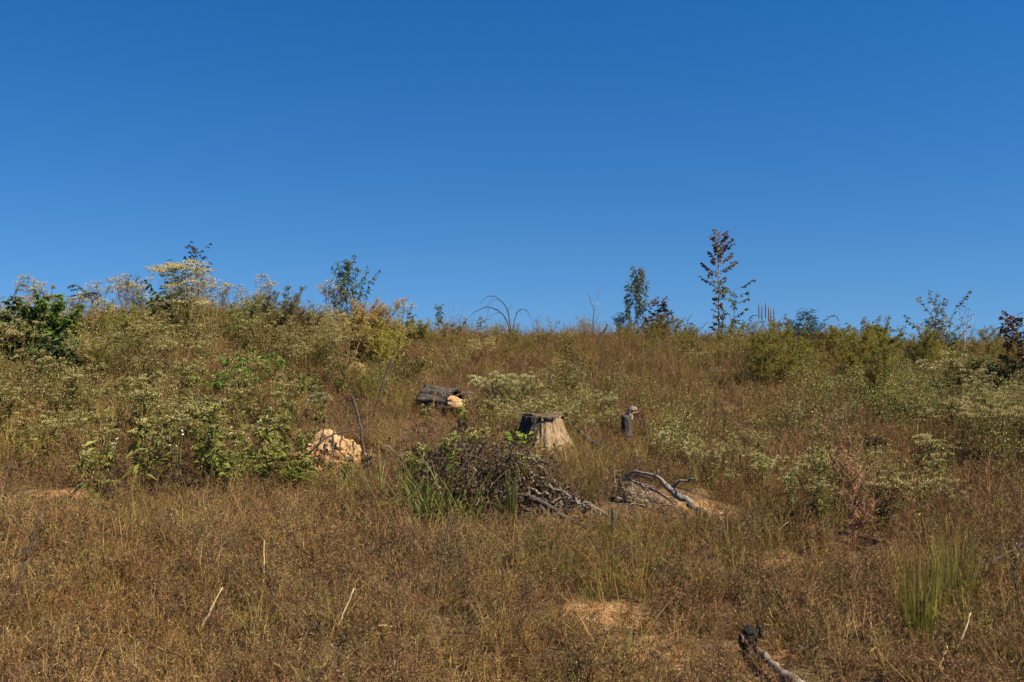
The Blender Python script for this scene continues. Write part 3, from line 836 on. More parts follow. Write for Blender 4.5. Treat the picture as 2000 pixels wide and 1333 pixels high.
def umbrella_weed(loc, label, h, R, n_heads, tiers=3, head_r=.09, headc=None, lean=(0, 0)):
    """tall weed whose branches carry flat-topped flower heads in loose tiers"""
    st = MB(); fo = MB(); fl = MB(); headc = headc or [(.46, .42, .24), (.56, .51, .32), (.36, .32, .16)]
    top = np.array([lean[0], lean[1], h * .9]); pts = smooth_path([[0, 0, -.05], top * [.3, .3, .5], top], 10, .006)
    path_segs(st, pts, np.linspace(.012, .004, 10), (.22, .11, .045))
    for k in range(n_heads):
        tier = rng.choice(tiers, p=np.array([.5, .3, .2])[:tiers] / np.sum([.5, .3, .2][:tiers])) if tiers > 1 else 0
        a = rng.random() * 6.283; r = R * math.sqrt(rng.random()) * (1 - .12 * tier)
        B = np.array([top[0] + math.cos(a) * r, top[1] + math.sin(a) * r, h * (1.0 - .14 * tier) - .22 * r * r / R + rng.normal(0, .02)])
        q = np.clip((B[2] / h - .22 - r * .35), .3, .95); A = np.array([np.interp(q, np.linspace(0, 1, 10), pts[:, i]) for i in range(3)])
        M = A * .45 + B * .55 + [0, 0, -.04]
        path_segs(st, smooth_path([A, M, B - [0, 0, .05]], 5), [.004, .003, .0025, .002, .0015], (.17, .11, .05))
        hr = head_r * rng.uniform(.6, 1.2); n = int(95 * (hr / .09) ** 2)
        ra = rng.random(n) * 6.283; rr = hr * np.sqrt(rng.random(n)); c = B + np.stack([np.cos(ra) * rr, np.sin(ra) * rr, .02 * (1 - (rr / hr) ** 2) + rng.normal(0, .006, n)], 1)
        leaves(fl, c, unit(rng.normal(size=(n, 3)) + [0, 0, .5]), rng.uniform(.010, .022, n), .014, pal(headc, n, .15), .3)
        m = 9; ra = rng.random(m) * 6.283; e = B + np.stack([np.cos(ra) * hr * .7, np.sin(ra) * hr * .7, np.full(m, -.008)], 1)
        segs(st, np.repeat((B - [0, 0, .05])[None], m, 0), e, .0016, .001, (.17, .14, .06))
        m = 12; q = rng.random((m, 1)); L0 = A + (B - A) * q; ra = rng.random(m) * 6.283
        leaves(fo, L0, np.stack([np.cos(ra), np.sin(ra), rng.normal(-.2, .4, m)], 1), rng.uniform(.04, .10, m), rng.uniform(.012, .026, m), pal(BON_LEAF, m, .2), .3)
    fit((st, fo, fl), h)
    t = thing('flowering_weed', loc, label, 'weed')
    st.build('stem', M_STEM, t); f = fo.build('foliage', M_LEAF, t); f['kind'] = 'stuff'; f = fl.build('flower_heads', M_FLOWER, t); f['kind'] = 'stuff'
    return t

def branchy(name, loc_pts, rad, mat, label, cat, sides=8, rough=.12, twigs=(), col=(1, 1, 1), n=14, wob=.006, group=None, twig_name='side_twig', foot=None):
    """stick, root or branch along given points; twigs are (points, radius) parts of it"""
    pts = smooth_path(loc_pts, n, wob)
    org = np.array(loc_pts[0], float) if foot is None else np.array(foot, float)
    mb = MB(); rr = np.interp(np.linspace(0, 1, n), np.linspace(0, 1, len(rad)), rad)
    tube(mb, pts - org, rr, sides, col, rough)
    if not twigs:
        o = mb.build(name, mat, None, True); o.location = org
        return tag(o, label, cat, group)
    t = thing(name, org, label, cat, group)
    mb.build('main_stem', mat, t, True)
    for tp, tr_ in twigs:
        m2 = MB(); k = max(6, len(tp) * 2); q = smooth_path(tp, k, wob * .6)
        tube(m2, q - org, np.interp(np.linspace(0, 1, k), np.linspace(0, 1, len(tr_)), tr_), 6, col, rough)
        m2.build(twig_name, mat, t, True)
    return t

# ------------------------------------------------------------------ stump, logs, roots, clay
def ring_mesh(mb, rings, sides, col=(1, 1, 1), cap0=False, cap1=False):
    """rings: list of (sides,3) arrays"""
    K = len(rings)
    v = np.concatenate(rings)
    q = [[k * sides + i, k * sides + (i + 1) % sides, (k + 1) * sides + (i + 1) % sides, (k + 1) * sides + i] for k in range(K - 1) for i in range(sides)]
    t = []
    extra = []
    if cap0: extra.append(rings[0].mean(0)); e = K * sides + len(extra) - 1; t += [[e, (i + 1) % sides, i] for i in range(sides)]
    if cap1: extra.append(rings[-1].mean(0)); e = K * sides + len(extra) - 1; t += [[e, (K - 1) * sides + i, (K - 1) * sides + (i + 1) % sides] for i in range(sides)]
    if extra: v = np.concatenate([v, np.array(extra)])
    mb.add(v, col, tris=t if t else None, quads=q)

sp = at(1062, 886); SY = sp[1]; k = SY / F
stump = thing('tree_stump', sp, 'broad weathered tree stump with dark cut top and flared base', 'tree stump')
H = 75 * k; NS = 160
th = np.arange(NS) * 2 * math.pi / NS
def stump_r(z, grow=0.0):
    t = z / H
    base = (35 + 31 * (1 - t) ** 1.7) * k
    lobes = 1 + .05 * np.sin(th * 3 + .6) + .16 * (1 - t) ** 2.2 * np.maximum(0, np.sin(th * 5 + 2.0)) + .03 * (vn(th * 2.9, th * 0 + t * 1.5, 3) - .5)
    rib = .07 * (vn(th * 13, th * 0 + t * .8, 4) - .5) * 2 + .035 * (vn(th * 26, th * 0 + t * 1.2, 8) - .5) * 2
    return base * (lobes + rib) + grow
rings = []
for z in np.linspace(-.08, H, 22):
    r = stump_r(max(z, 0)); lean = 0.06 * max(z, 0)
    zz = z + (.016 * np.sin(th * 2 + 1) + .022 * (vn(th * 5, th * 0, 12) - .5) if z > H * .97 else 0)
    rings.append(np.stack([np.cos(th) * r - lean * .3, np.sin(th) * r, np.full(NS, z) + (zz - z)], 1))
mb = MB(); ring_mesh(mb, rings, NS); mb.build('trunk', M_STUMP, stump, True)
mb = MB(); top = rings[-1]; c0 = top.mean(0)
rr = [c0 + (top - c0) * s + [0, 0, dz] for s, dz in ((1.03, -.016), (1.045, .002), (1.0, .010), (.8, .003), (.5, -.004), (.2, .003))]
for r_ in rr[2:]: r_[:, 2] += rng.normal(0, .004, NS)
ring_mesh(mb, rr, NS, cap1=True); mb.build('cut_top', M_CUT, stump, True)
# bark left standing on the shaded side and in a ragged rim under the cut
mb = MB(); zs = np.linspace(-.04, H * .985, 26)
bv = []
for z in zs:
    r = stump_r(max(z, 0), .016 + .006 * rng.random()) * (1 + .02 * rng.normal(size=NS)); bv.append(np.stack([np.cos(th) * r - .018 * max(z, 0), np.sin(th) * r, np.full(NS, z)], 1))
V = np.concatenate(bv); q = []
for a_ in range(len(zs) - 1):
    for b_ in range(NS):
        side = -math.cos(th[b_] - math.radians(196))       # -1 at the middle of the bark
        keep = side < -.52 + .5 * (vn(th[b_] * 5, zs[a_] * 9, 21) - .5) + .25 * (1 - zs[a_] / H) * 0
        rim = zs[a_] / H > .97 - .20 * vn(th[b_] * 9, 0.3, 22) ** 3
        if keep or rim: q.append([a_ * NS + b_, a_ * NS + (b_ + 1) % NS, (a_ + 1) * NS + (b_ + 1) % NS, (a_ + 1) * NS + b_])
mb.add(V, (1, 1, 1), quads=q); bk = mb.build('bark', M_BARK, stump, True)
so = bk.modifiers.new('thick', 'SOLIDIFY'); so.thickness = .012; so.offset = 1
for (pa, r0) in (([(1022, 862, -.18), (1008, 872, -.30), (992, 884, -.30)], .055), ([(1104, 850, .10), (1118, 870, .05), (1132, 884, 0)], .045), ([(1088, 870, -.30), (1092, 884, -.42), (1096, 896, -.5)], .05)):
    mb = MB(); pts = np.array([P(px, py, SY + dy) for px, py, dy in pa]) - sp
    tube(mb, smooth_path(pts, 9, .006), np.linspace(r0, r0 * .45, 9), 9, (1, 1, 1), .14); mb.build('root', M_BARK if r0 != .05 else M_STUMP, stump, True)

# short log with bark and a broken, splintered end
lp = at(868, 815); LY = lp[1]; k = LY / F
log = thing('log', lp, 'short thick grey barked log with a pale broken end', 'log')
def log_rings(x0, x1, r0, r1, n, sides, rough, z0=31, dz=-3, yaw=-.5):
    out = []; a = np.arange(sides) * 2 * math.pi / sides
    for t in np.linspace(0, 1, n):
        x = (x0 + (x1 - x0) * t) * k; r = (r0 + (r1 - r0) * t) * k * (1 + rough * (vn(a * 7, a * 0 + t * 2.2, 5) - .5) * 2 + rough * .6 * (vn(a * 16, a * 0 + t * 4, 6) - .5) * 2 + .06 * np.sin(a * 2 + 1))
        c = np.array([x * math.cos(yaw), x * math.sin(yaw), (z0 + dz * t) * k])
        out.append(c + np.stack([-np.sin(yaw) * np.cos(a) * r, np.cos(yaw) * np.cos(a) * r, np.sin(a) * r], 1))
    return out
mb = MB(); rg = log_rings(-40, 27, 33, 26, 18, 64, .15)
rg = [rg[0].mean(0) + (rg[0] - rg[0].mean(0)) * .8 + np.array([-.02, 0, 0])] + rg
rg[-1] = rg[-1] + np.stack([rng.normal(0, .035, 64), np.zeros(64), np.zeros(64)], 1)
ring_mesh(mb, rg, 64, cap0=True); mb.build('bark', M_GREYBARK, log, True)
mb = MB(); rg = log_rings(14, 42, 19, 11, 6, 24, .38, 26); rg[-1] += np.stack([rng.normal(0, .03, 24), np.zeros(24), np.zeros(24)], 1)
ring_mesh(mb, rg, 24, cap1=True); mb.build('broken_end', M_PALEWOOD, log, True)
for q in range(6):
    mb = MB(); a = rng.uniform(-1.2, 2.2); r = 13 * k
    b = np.array([(36 + rng.uniform(-4, 3)) * k, -.10 + math.cos(a) * r * .6, (20 + 12 * math.sin(a)) * k])
    tube(mb, [b, b + [rng.uniform(.03, .10), rng.uniform(-.03, .02), rng.uniform(-.02, .05)], b + [rng.uniform(.10, .16), rng.uniform(-.04, .02), rng.uniform(-.02, .06)]], [.022, .015, .003], 5, (1, 1, 1), .1, .5)
    mb.build('splinter', M_PALEWOOD, log)
for pts_, r_ in (([(16, 0, 46), (24, -4, 56), (30, -6, 60)], .016), ([(20, 0, 40), (48, -3, 50), (58, -4, 44)], .012), ([(46, -3, 44), (52, -5, 30), (50, -4, 4)], .011)):
    mb = MB(); tube(mb, smooth_path(np.array(pts_, float) * k, 8, .006), np.linspace(r_, r_ * .5, 8), 6, (1, 1, 1), .1); mb.build('root_stub', M_GREYWOOD, log, True)

# broken post with splintered top
gp = at(1226, 872); GYy = gp[1]; k = GYy / F
snag = thing('broken_snag', gp, 'thin grey broken-off trunk standing upright with a splintered top', 'snag')
mb = MB()
tube(mb, smooth_path([[0, 0, -.06], [-.01, 0, .2], [-.012, 0, 60 * k]], 12, .003), np.linspace(12.5, 10.5, 12) * k, 14, (1, 1, 1), .07); mb.build('trunk', M_GREYBARK, snag, True)
mb = MB()
tube(mb, smooth_path(np.array([[3, 0, 50], [4, 0, 64], [10, 0, 75], [18, 0, 72]], float) * k, 9, .003), np.array([8, 7.5, 7, 6.5, 6.5, 6, 5, 4, 2]) * k, 9, (1, 1, 1), .18); mb.build('splintered_top', M_GREYWOOD, snag, True)
mb = MB()
tube(mb, np.array([[8, -1, 62], [16, -2, 64], [24, -2, 68]], float) * k, np.array([4, 3.4, .8]) * k, 6, (1, 1, 1), .15, .5); mb.build('fresh_splinter', M_PALEWOOD, snag)
branchy('fallen_branch', [P(1236, 862, GYy - .1), P(1262, 856, GYy - .1), P(1280, 850, GYy - .1), P(1299, 842, GYy - .05)], [.020, .028, .024, .012], M_STICK,
        'dark crooked branch lying at the foot of the broken snag', 'branch',
        twigs=[([P(1281, 848, GYy - .1), P(1272, 836, GYy - .15), P(1262, 826, GYy - .1), P(1240, 815, GYy - .1)], [.008, .006, .003]), ([P(1264, 826, GYy - .1), P(1250, 832, GYy - .12), P(1240, 846, GYy - .1)], [.006, .003])])
a = at(1142, 866)
branchy('fallen_branch', [P(1131, 845, SY + .1), P(1150, 858, SY - .1), P(1164, 868, SY - .3), P(1178, 880, SY - .4)], [.028, .030, .022, .03], M_GREYBARK,
        'stubby grey branch end poking up right of the stump', 'branch')

# clay clod from an uprooted tree
cp = at(640, 902); CY = cp[1]; k = CY / F
clod = thing('clay_mound', cp, 'lumpy mound of cream and orange clay with roots hanging over it', 'clay mound')
mb = MB(); NU, NV = 110, 54; vs = []
for j in range(NV + 1):
    for i in range(NU):
        a_ = 2 * math.pi * i / NU; e = (j / NV) * math.pi / 2
        dx, dy, dz = math.cos(a_) * math.cos(e), math.sin(a_) * math.cos(e), math.sin(e)
        s_ = 1 + .30 * (fbm(dx * 2.3 + 7, dy * 2.3 + dz * 2.1, 3) - .5) + .22 * (fbm(dx * 6 + 3, dz * 6 + dy * 5, 9) - .5) + .16 * (fbm(dx * 15, dz * 15 + dy * 11, 19) - .5)
        peak = 1 + .25 * math.exp(-((dx - .15) / .35) ** 2)
        vs.append([(dx * 76 - 8) * k * s_, dy * 50 * k * s_, (dz ** .85) * 54 * k * s_ * peak * (1 - .35 * max(0, -dx)) - .04])
vs = np.array(vs)
hz = np.clip(vs[:, 2] / (60 * k), 0, 1)[:, None]
on = np.clip(fbm(vs[:, 0] * 6, vs[:, 2] * 4, 44) * 2.0 - .35 - hz[:, 0] * 1.1, 0, 1)[:, None]
colv = np.array([[1, .98, .93]]) * (1 - on) + np.array([[.85, .50, .24]]) * on
q = [[j * NU + i, j * NU + (i + 1) % NU, (j + 1) * NU + (i + 1) % NU, (j + 1) * NU + i] for j in range(NV) for i in range(NU)]
mb.add(vs, colv, quads=q); mb.build('clay_body', M_CLAY, clod, False)
for r_ in range(26):                                   # lumps broken off round the edge
    mb = MB(); a_ = rng.uniform(math.pi * .9, 2 * math.pi + .6); s_ = rng.uniform(.015, .045); rad_ = rng.uniform(.85, 1.25)
    c = np.array([math.cos(a_) * 66 * k * rad_, math.sin(a_) * 50 * k * rad_, s_ * .2 + .02])
    c[2] += float(G(cp[0] + c[0], cp[1] + c[1])) - cp[2]
    v = unit(rng.normal(size=(6, 3)) * .3 + np.array([[1, 0, 0], [-1, 0, 0], [0, 1, 0], [0, -1, 0], [0, 0, 1], [0, 0, -1]])) * s_ * rng.uniform(.7, 1.3, (6, 1)) + c
    mb.add(v, (1, .9, .75), tris=[[0, 2, 4], [2, 1, 4], [1, 3, 4], [3, 0, 4], [2, 0, 5], [1, 2, 5], [3, 1, 5], [0, 3, 5]]); mb.build('lump', M_CLAY, clod)
for (pa, r0) in (([(652, 846), (650, 868), (652, 890), (646, 915)], .017), ([(668, 852), (664, 876), (668, 896)], .014), ([(640, 868), (632, 886), (624, 900), (618, 922)], .016),
                 ([(690, 862), (692, 882), (686, 902)], .013), ([(660, 842), (672, 858), (684, 884)], .009), ([(614, 880), (620, 902), (612, 930)], .012)):
    mb = MB(); off = 0.0
    pts = np.array([P(px, py, CY - 52 * k * math.sqrt(max(0.05, 1 - ((px - 640) / 66) ** 2)) * math.sqrt(max(.12, 1 - ((900 - py) / 75) ** 2)) - .04) for px, py in pa]) - cp
    tube(mb, smooth_path(pts, 10, .006), np.linspace(r0, r0 * .5, 10) * .7, 7, (1, 1, 1), .15); mb.build('root', M_STICK, clod, True)
branchy('fallen_branch', [P(605, 885, CY - .62), P(625, 862, CY - .62), P(655, 847, CY - .55), P(690, 843, CY - .5), P(735, 842, CY - .5)], [.012, .010, .009, .006, .003], M_STICK,
        'thin dark branch arching over the clay mound', 'branch', twigs=[([P(625, 862, CY - .62), P(634, 838, CY - .6), P(638, 815, CY - .55)], [.007, .006, .005])])
b = at(712, 905)
branchy('leaning_stick', [P(712, 905, b[1]), P(706, 850, b[1]), P(700, 812, b[1]), P(686, 772, b[1] + .05)], [.014, .013, .016, .012], M_STICK,
        'thick dark crooked stick leaning up beside the clay mound', 'stick', n=16, wob=.004)
b = at(722, 830)
branchy('leaning_stick', [P(722, 835, b[1]), P(735, 790, b[1] + .02), P(752, 742, b[1] + .05), P(767, 700, b[1] + .1)], [.007, .010, .016, .022], M_STICK,
        'slim dark stick slanting right above the crooked one', 'stick', n=14)
for (pts_, lab) in (([(798, 880), (812, 866), (830, 858), (856, 880)], 'bent pale bare twig left of the brush heap'), ([(810, 858), (828, 872), (846, 876)], 'short pale grey twig lying left of the brush heap'),
                    ([(735, 862), (752, 850), (770, 842)], 'slim grey twig lying right of the clay mound')):
    yy = at(*pts_[1])[1] - .12
    branchy('dead_twig', [P(a_, b_, yy) for a_, b_ in pts_], [.009, .007, .004], M_GREYWOOD, lab, 'twig', sides=6)

# smaller clay showing through the bank
def small_clay(px, py, w, h, label, tint=(1, .9, .78)):
    c = at(px, py); kk = c[1] / F; mb = MB(); nu, nv = 36, 14; v = []
    sd = rng.integers(0, 99)
    for j in range(nv + 1):
        for i in range(nu):
            a_ = 2 * math.pi * i / nu; e = j / nv * math.pi / 2; d = (math.cos(a_) * math.cos(e), math.sin(a_) * math.cos(e), math.sin(e))
            s_ = 1 + .5 * (fbm(d[0] * 3 + 9, d[1] * 3 + d[2] * 3, sd) - .5) + .25 * (fbm(d[0] * 9 + 9, d[2] * 9 + d[1] * 6, sd + 5) - .5)
            v.append([d[0] * w / 2 * kk * s_, d[1] * w / 2.5 * kk * s_, d[2] * h * kk * s_ - .02])
    mb.add(v, tint, quads=[[j * nu + i, j * nu + (i + 1) % nu, (j + 1) * nu + (i + 1) % nu, (j + 1) * nu + i] for j in range(nv) for i in range(nu)])
    o = mb.build('clay_clod', M_CLAY); o.location = c; return tag(o, label, 'clay clod')
small_clay(693, 742, 58, 34, 'pale clay lump showing through the weeds above the leaning sticks')
small_clay(546, 758, 30, 30, 'small orange clay lump beside the low bright green shrub', (1, .75, .5))
small_clay(610, 700, 18, 22, 'small cream clay lump highest on the left bank')
small_clay(80, 985, 90, 22, 'low crumbled clay lump on the bare patch at far left', (.85, .68, .52))
small_clay(715, 815, 60, 22, 'greyish crumbled clay lump behind the clay mound', (.62, .55, .5))
# slab of pale wood fragments behind the clay mound
b = at(718, 808)
branchy('wood_chunk', [P(698, 800, b[1]), P(720, 808, b[1]), P(738, 806, b[1])], [.03, .06, .02], M_GREYWOOD, 'crumbling pale grey wood chunk behind the leaning stick', 'wood chunk', rough=.3)
b = at(300, 752)
branchy('wood_chunk', [P(285, 756, b[1]), P(300, 748, b[1]), P(318, 738, b[1])], [.04, .07, .03], M_CHAR, 'dark rotten wood chunk in the shade of the left bank', 'wood chunk', rough=.35)
b = at(45, 975)
branchy('wood_chunk', [P(24, 978, b[1]), P(45, 968, b[1] - .05), P(76, 958, b[1])], [.012, .028, .010], M_GREYWOOD, 'grey splintered wood chip on the bare patch at far left', 'wood chunk', rough=.3)

# ---- heap of dead brush
hp = at(935, 1010); HY = hp[1]; k = HY / F
heap = thing('brush_heap', hp, 'dark heap of dead leafy branches below the stump', 'brush heap')
DEAD = [(.075, .056, .048), (.115, .088, .075), (.04, .03, .026), (.18, .145, .125), (.09, .062, .046)]
lf = MB(); heap_org = hp
nb_ = 130
for i in range(nb_):
    px0 = rng.uniform(830, 1012); py0 = 885 + (px0 - 945) ** 2 / 230 + rng.uniform(-34, 75); y0 = HY + rng.uniform(-.15, 1.15)
    if i % 4 == 0:
        px0 = rng.uniform(822, 940); py0 = rng.uniform(838, 890); y0 = at(px0, min(py0 + 30, 905))[1]
    low = i >= 84
    if low and i < 114:                                   # the heap trails off along the ground to the right
        px0 = rng.uniform(995, 1135); py0 = 962 + (px0 - 995) * .46 + rng.normal(0, 13); y0 = at(px0, py0)[1]
    elif low:                                             # and peters out among the grass on the left
        px0 = rng.uniform(735, 850); py0 = rng.uniform(890, 985); y0 = at(px0, py0 + 12)[1]
    A = P(px0, py0, y0)
    A[2] = min(max(A[2], float(G(A[0], A[1])) + .08), float(G(A[0], A[1])) + rng.uniform(.16, .92) * (1.1 - abs(px0 - 945) / 160))
    if low: A[2] = float(G(A[0], A[1])) + rng.uniform(.05, .22)
    az = rng.uniform(-2.6, -.3) if rng.random() < .7 else rng.uniform(-.3, 3.6); ln = rng.uniform(.25, .55)
    B = A + [math.cos(az) * ln, math.sin(az) * ln * .7, -rng.uniform(.05, .35)]
    B[2] = max(B[2], float(G(B[0], B[1])) + .02)
    M_ = (A + B) / 2 + [0, 0, rng.uniform(.0, .10)]
    pts = smooth_path([A, M_, B], 8, .012) - hp
    br = MB(); path_segs(br, pts, np.linspace(.013 if low else .009, .0035, 8), pal([(.06, .048, .04), (.10, .08, .068), (.18, .15, .125)], 1)[0])
    if i < 60 or low: br.build('branch', M_STICK if rng.random() < (.3 if low else .8) else M_GREYWOOD if low else M_GREYBARK, heap)
    n = 26 if low else 80; q = rng.uniform(.0, 1, n)
    Lp = np.stack([np.interp(q, np.linspace(0, 1, 8), pts[:, c_]) for c_ in range(3)], 1) + rng.normal(size=(n, 3)) * .045
    leaves(lf, Lp, unit(rng.normal(size=(n, 3)) + [0, 0, -.5]), rng.uniform(.02, .06, n), rng.uniform(.010, .026, n), pal(DEAD, n, .3), rng.uniform(.3, .9))
f = lf.build('dead_leaves', M_DRY, heap); f['kind'] = 'stuff'
# loose sticks on the heap
for pts_, rad_, mat_, lab in (
        ([(1028, 968), (1060, 985), (1100, 1008), (1150, 1036)], [.024, .022, .020, .015], M_GREYBARK, 'longest dark stick sliding off the right of the brush heap'),
        ([(1052, 990), (1074, 1010), (1098, 1034)], [.017, .016, .012], M_GREYBARK, 'grey stick lying below the longest dark stick'),
        ([(1018, 978), (1038, 974), (1052, 972)], [.028, .024, .018], M_STICK, 'thick dark stub jutting from the right of the brush heap'),
        ([(1024, 996), (1052, 1002), (1066, 1004), (1090, 1012)], [.016, .013, .009], M_STICK, 'dark knobbly stick under the thick stub'),
        ([(1084, 974), (1104, 966), (1116, 974), (1122, 992)], [.006, .006, .005, .003], M_GREYWOOD, 'pale curved twig hooking over the grass right of the brush heap'),
        ([(922, 914), (950, 938), (985, 962)], [.012, .011, .008], M_GREYWOOD, 'grey stick slanting down across the front of the brush heap'),
        ([(968, 926), (985, 940), (996, 958)], [.018, .016, .010], M_GREYBARK, 'short stout grey stick near the top of the brush heap'),
        ([(958, 1010), (975, 999), (990, 998)], [.005, .005, .003], M_GREYWOOD, 'thin pale bowed twig low on the brush heap'),
        ([(1055, 1018), (1082, 1030), (1098, 1042)], [.006, .005, .004], M_GREYWOOD, 'slim grey twig lowest at the right foot of the brush heap'),
        ([(1040, 1000), (1070, 1022), (1125, 1040)], [.005, .004, .003], M_GREYWOOD, 'long slim pale twig right of the brush heap')):
    yy = [at(a_, b_)[1] - .22 for a_, b_ in pts_]
    yb = min(yy)
    branchy('dead_stick', [P(a_, b_, yb + (y_ - yb) * .6) for (a_, b_), y_ in zip(pts_, yy)], rad_, mat_, lab, 'stick', sides=7, group='sticks of the brush heap', wob=.005)

# ---- bleached root wood on the right
ry_ = at(1290, 990)[1]; k = ry_ / F
roots = thing('uprooted_roots', at(1290, 990), 'tangle of bleached grey roots lying on a pale bank right of the stump', 'roots')
ro = np.array(roots.location)
for pts_, r_ in (([(1200, 928, .2), (1222, 922, .15), (1236, 914, .1), (1250, 914, .0), (1268, 918, -.05), (1284, 930, -.1), (1298, 946, -.1), (1310, 958, -.1)], [.008, .012, .018, .020, .022, .024, .028, .032]),
                 ([(1310, 962, -.1), (1318, 945, -.1), (1328, 938, -.12), (1345, 936, -.15), (1360, 934, -.15)], [.030, .020, .017, .015, .011]),
                 ([(1222, 926, .1), (1240, 922, .0), (1258, 930, -.05), (1276, 934, -.1)], [.014, .012, .010, .006]),
                 ([(1200, 928, .15), (1188, 918, .1), (1182, 904, .1)], [.009, .006, .003]),
                 ([(1300, 948, -.15), (1316, 962, -.2), (1332, 972, -.2), (1350, 985, -.2)], [.036, .050, .055, .04]),
                 ([(1220, 930, .0), (1245, 945, -.1), (1275, 957, -.15), (1300, 972, -.2), (1318, 990, -.25)], [.010, .013, .013, .010, .006]),
                 ([(1310, 955, -.15), (1330, 962, -.2), (1342, 966, -.2)], [.012, .008, .004]),
                 ([(1345, 985, -.2), (1362, 1000, -.22), (1384, 1012, -.25), (1404, 1018, -.25)], [.045, .05, .03, .016]),
                 ([(1216, 934, .05), (1238, 936, -.05), (1252, 948, -.1), (1262, 964, -.15)], [.008, .010, .008, .004]),
                 ([(1284, 916, 0), (1287, 904, 0), (1283, 930, -.05)], [.006, .005, .005]),
                 ([(1206, 940, .05), (1226, 932, 0), (1248, 926, -.05), (1262, 934, -.1)], [.007, .009, .008, .005])):
    mb = MB(); n = max(8, len(pts_) * 3)
    tube(mb, smooth_path([P(a_, b_ if b_ > 945 else 945 + (b_ - 945) * .72, at(a_, max(b_ + 10, 956 + (a_ - 1190) * .36))[1] - .04) for a_, b_, d_ in pts_], n, .006) - ro, np.interp(np.linspace(0, 1, n), np.linspace(0, 1, len(r_)), r_) * .6, 9, (1, 1, 1), .12)
    mb.build('root', M_GREYWOOD if len(pts_) != 4 or r_[0] < .04 else M_GREYBARK, roots, True)
mb = MB(); n = 620
u = rng.random(n); pxs = 1200 + 215 * u; pys = 944 + 84 * u + rng.normal(6, 10, n)
A = np.array([P(a_, b_, at(a_, max(b_ + 6, 952 + (a_ - 1190) * .36))[1] - rng.uniform(-.1, .1)) for a_, b_ in zip(pxs, pys)]); gz = G(A[:, 0], A[:, 1]); A[:, 2] = np.maximum(A[:, 2], gz + .01)
d = unit(rng.normal(size=(n, 3)) * [1, .7, .5] + [.4, 0, -.3]); L_ = rng.uniform(.06, .20, n)
segs(mb, A - ro, A + d * L_[:, None] - ro, rng.uniform(.0015, .004, n), .001, pal([(.34, .29, .225), (.44, .38, .30), (.24, .195, .15), (.15, .12, .09)], n, .2))
f = mb.build('fine_rootlets', M_STEM, roots); f['kind'] = 'stuff'

b = at(1197, 1062)
branchy('short_stake', [P(1197, 1066, b[1]), P(1196, 1040, b[1]), P(1198, 1015, b[1]), P(1197, 995, b[1])], [.011, .015, .016, .013], M_GREYBARK, 'short grey stake standing alone in front of the root wood', 'stake', n=10, wob=.002)

# charred snag and pale log at the lower right
b = at(1462, 1288); k = b[1] / F
burnt = thing('charred_stub', b, 'small blackened twisted stub standing in the weeds at lower right', 'stub')
mb = MB(); tube(mb, smooth_path(np.array([[-2, 0, -10], [0, 0, 12], [-4, 0, 30], [0, 0, 46], [8, 0, 62]], float) * k, 12, .003), np.array([25, 23, 20, 17, 15, 15, 16, 16, 15, 14, 13, 9]) * k, 14, (1, 1, 1), .16); mb.build('trunk', M_CHAR, burnt, True)
mb = MB(); tube(mb, smooth_path(np.array([[-8, -4, 30], [-15, -6, 42], [-17, -6, 52]], float) * k, 6, .002), np.array([8, 8, 7, 6, 5, 3]) * k, 8, (1, 1, 1), .15); mb.build('side_knob', M_CHAR, burnt, True)
mb = MB(); tube(mb, smooth_path(np.array([[8, -6, 50], [20, -8, 46], [24, -8, 60], [16, -6, 70]], float) * k, 9, .002), np.array([4, 5, 5, 5, 5, 5, 4, 4, 3]) * k, 7, (1, 1, 1), .15); mb.build('curled_root', M_CHAR, burnt, True)
mb = MB(); tube(mb, smooth_path(np.array([[-16, -14, 36], [-14, -15, 44], [-15, -15, 50]], float) * k, 5), np.array([1.5, 2.6, 2.6, 2.2, 1]) * k, 6, (1, 1, 1)); mb.build('pale_chip', M_GREYWOOD, burnt, True)
yb = at(1520, 1318)[1] - .10
branchy('fallen_log', [P(1478, 1268, yb + .35), P(1500, 1292, yb + .15), P(1525, 1315, yb), P(1555, 1340, yb - .15), P(1580, 1362, yb - .3)], [.012, .018, .024, .028, .03], M_GREYWOOD,
        'bleached log half sunk in the weeds below the blackened stub', 'log', rough=.16, n=18, foot=at(1500, 1300))
yb = at(1565, 1270)[1] - .05
branchy('dead_stick', [P(1546, 1271, yb), P(1562, 1266, yb), P(1585, 1264, yb)], [.008, .014, .010], M_GREYWOOD, 'short pale stick lying right of the blackened stub', 'stick', rough=.2)
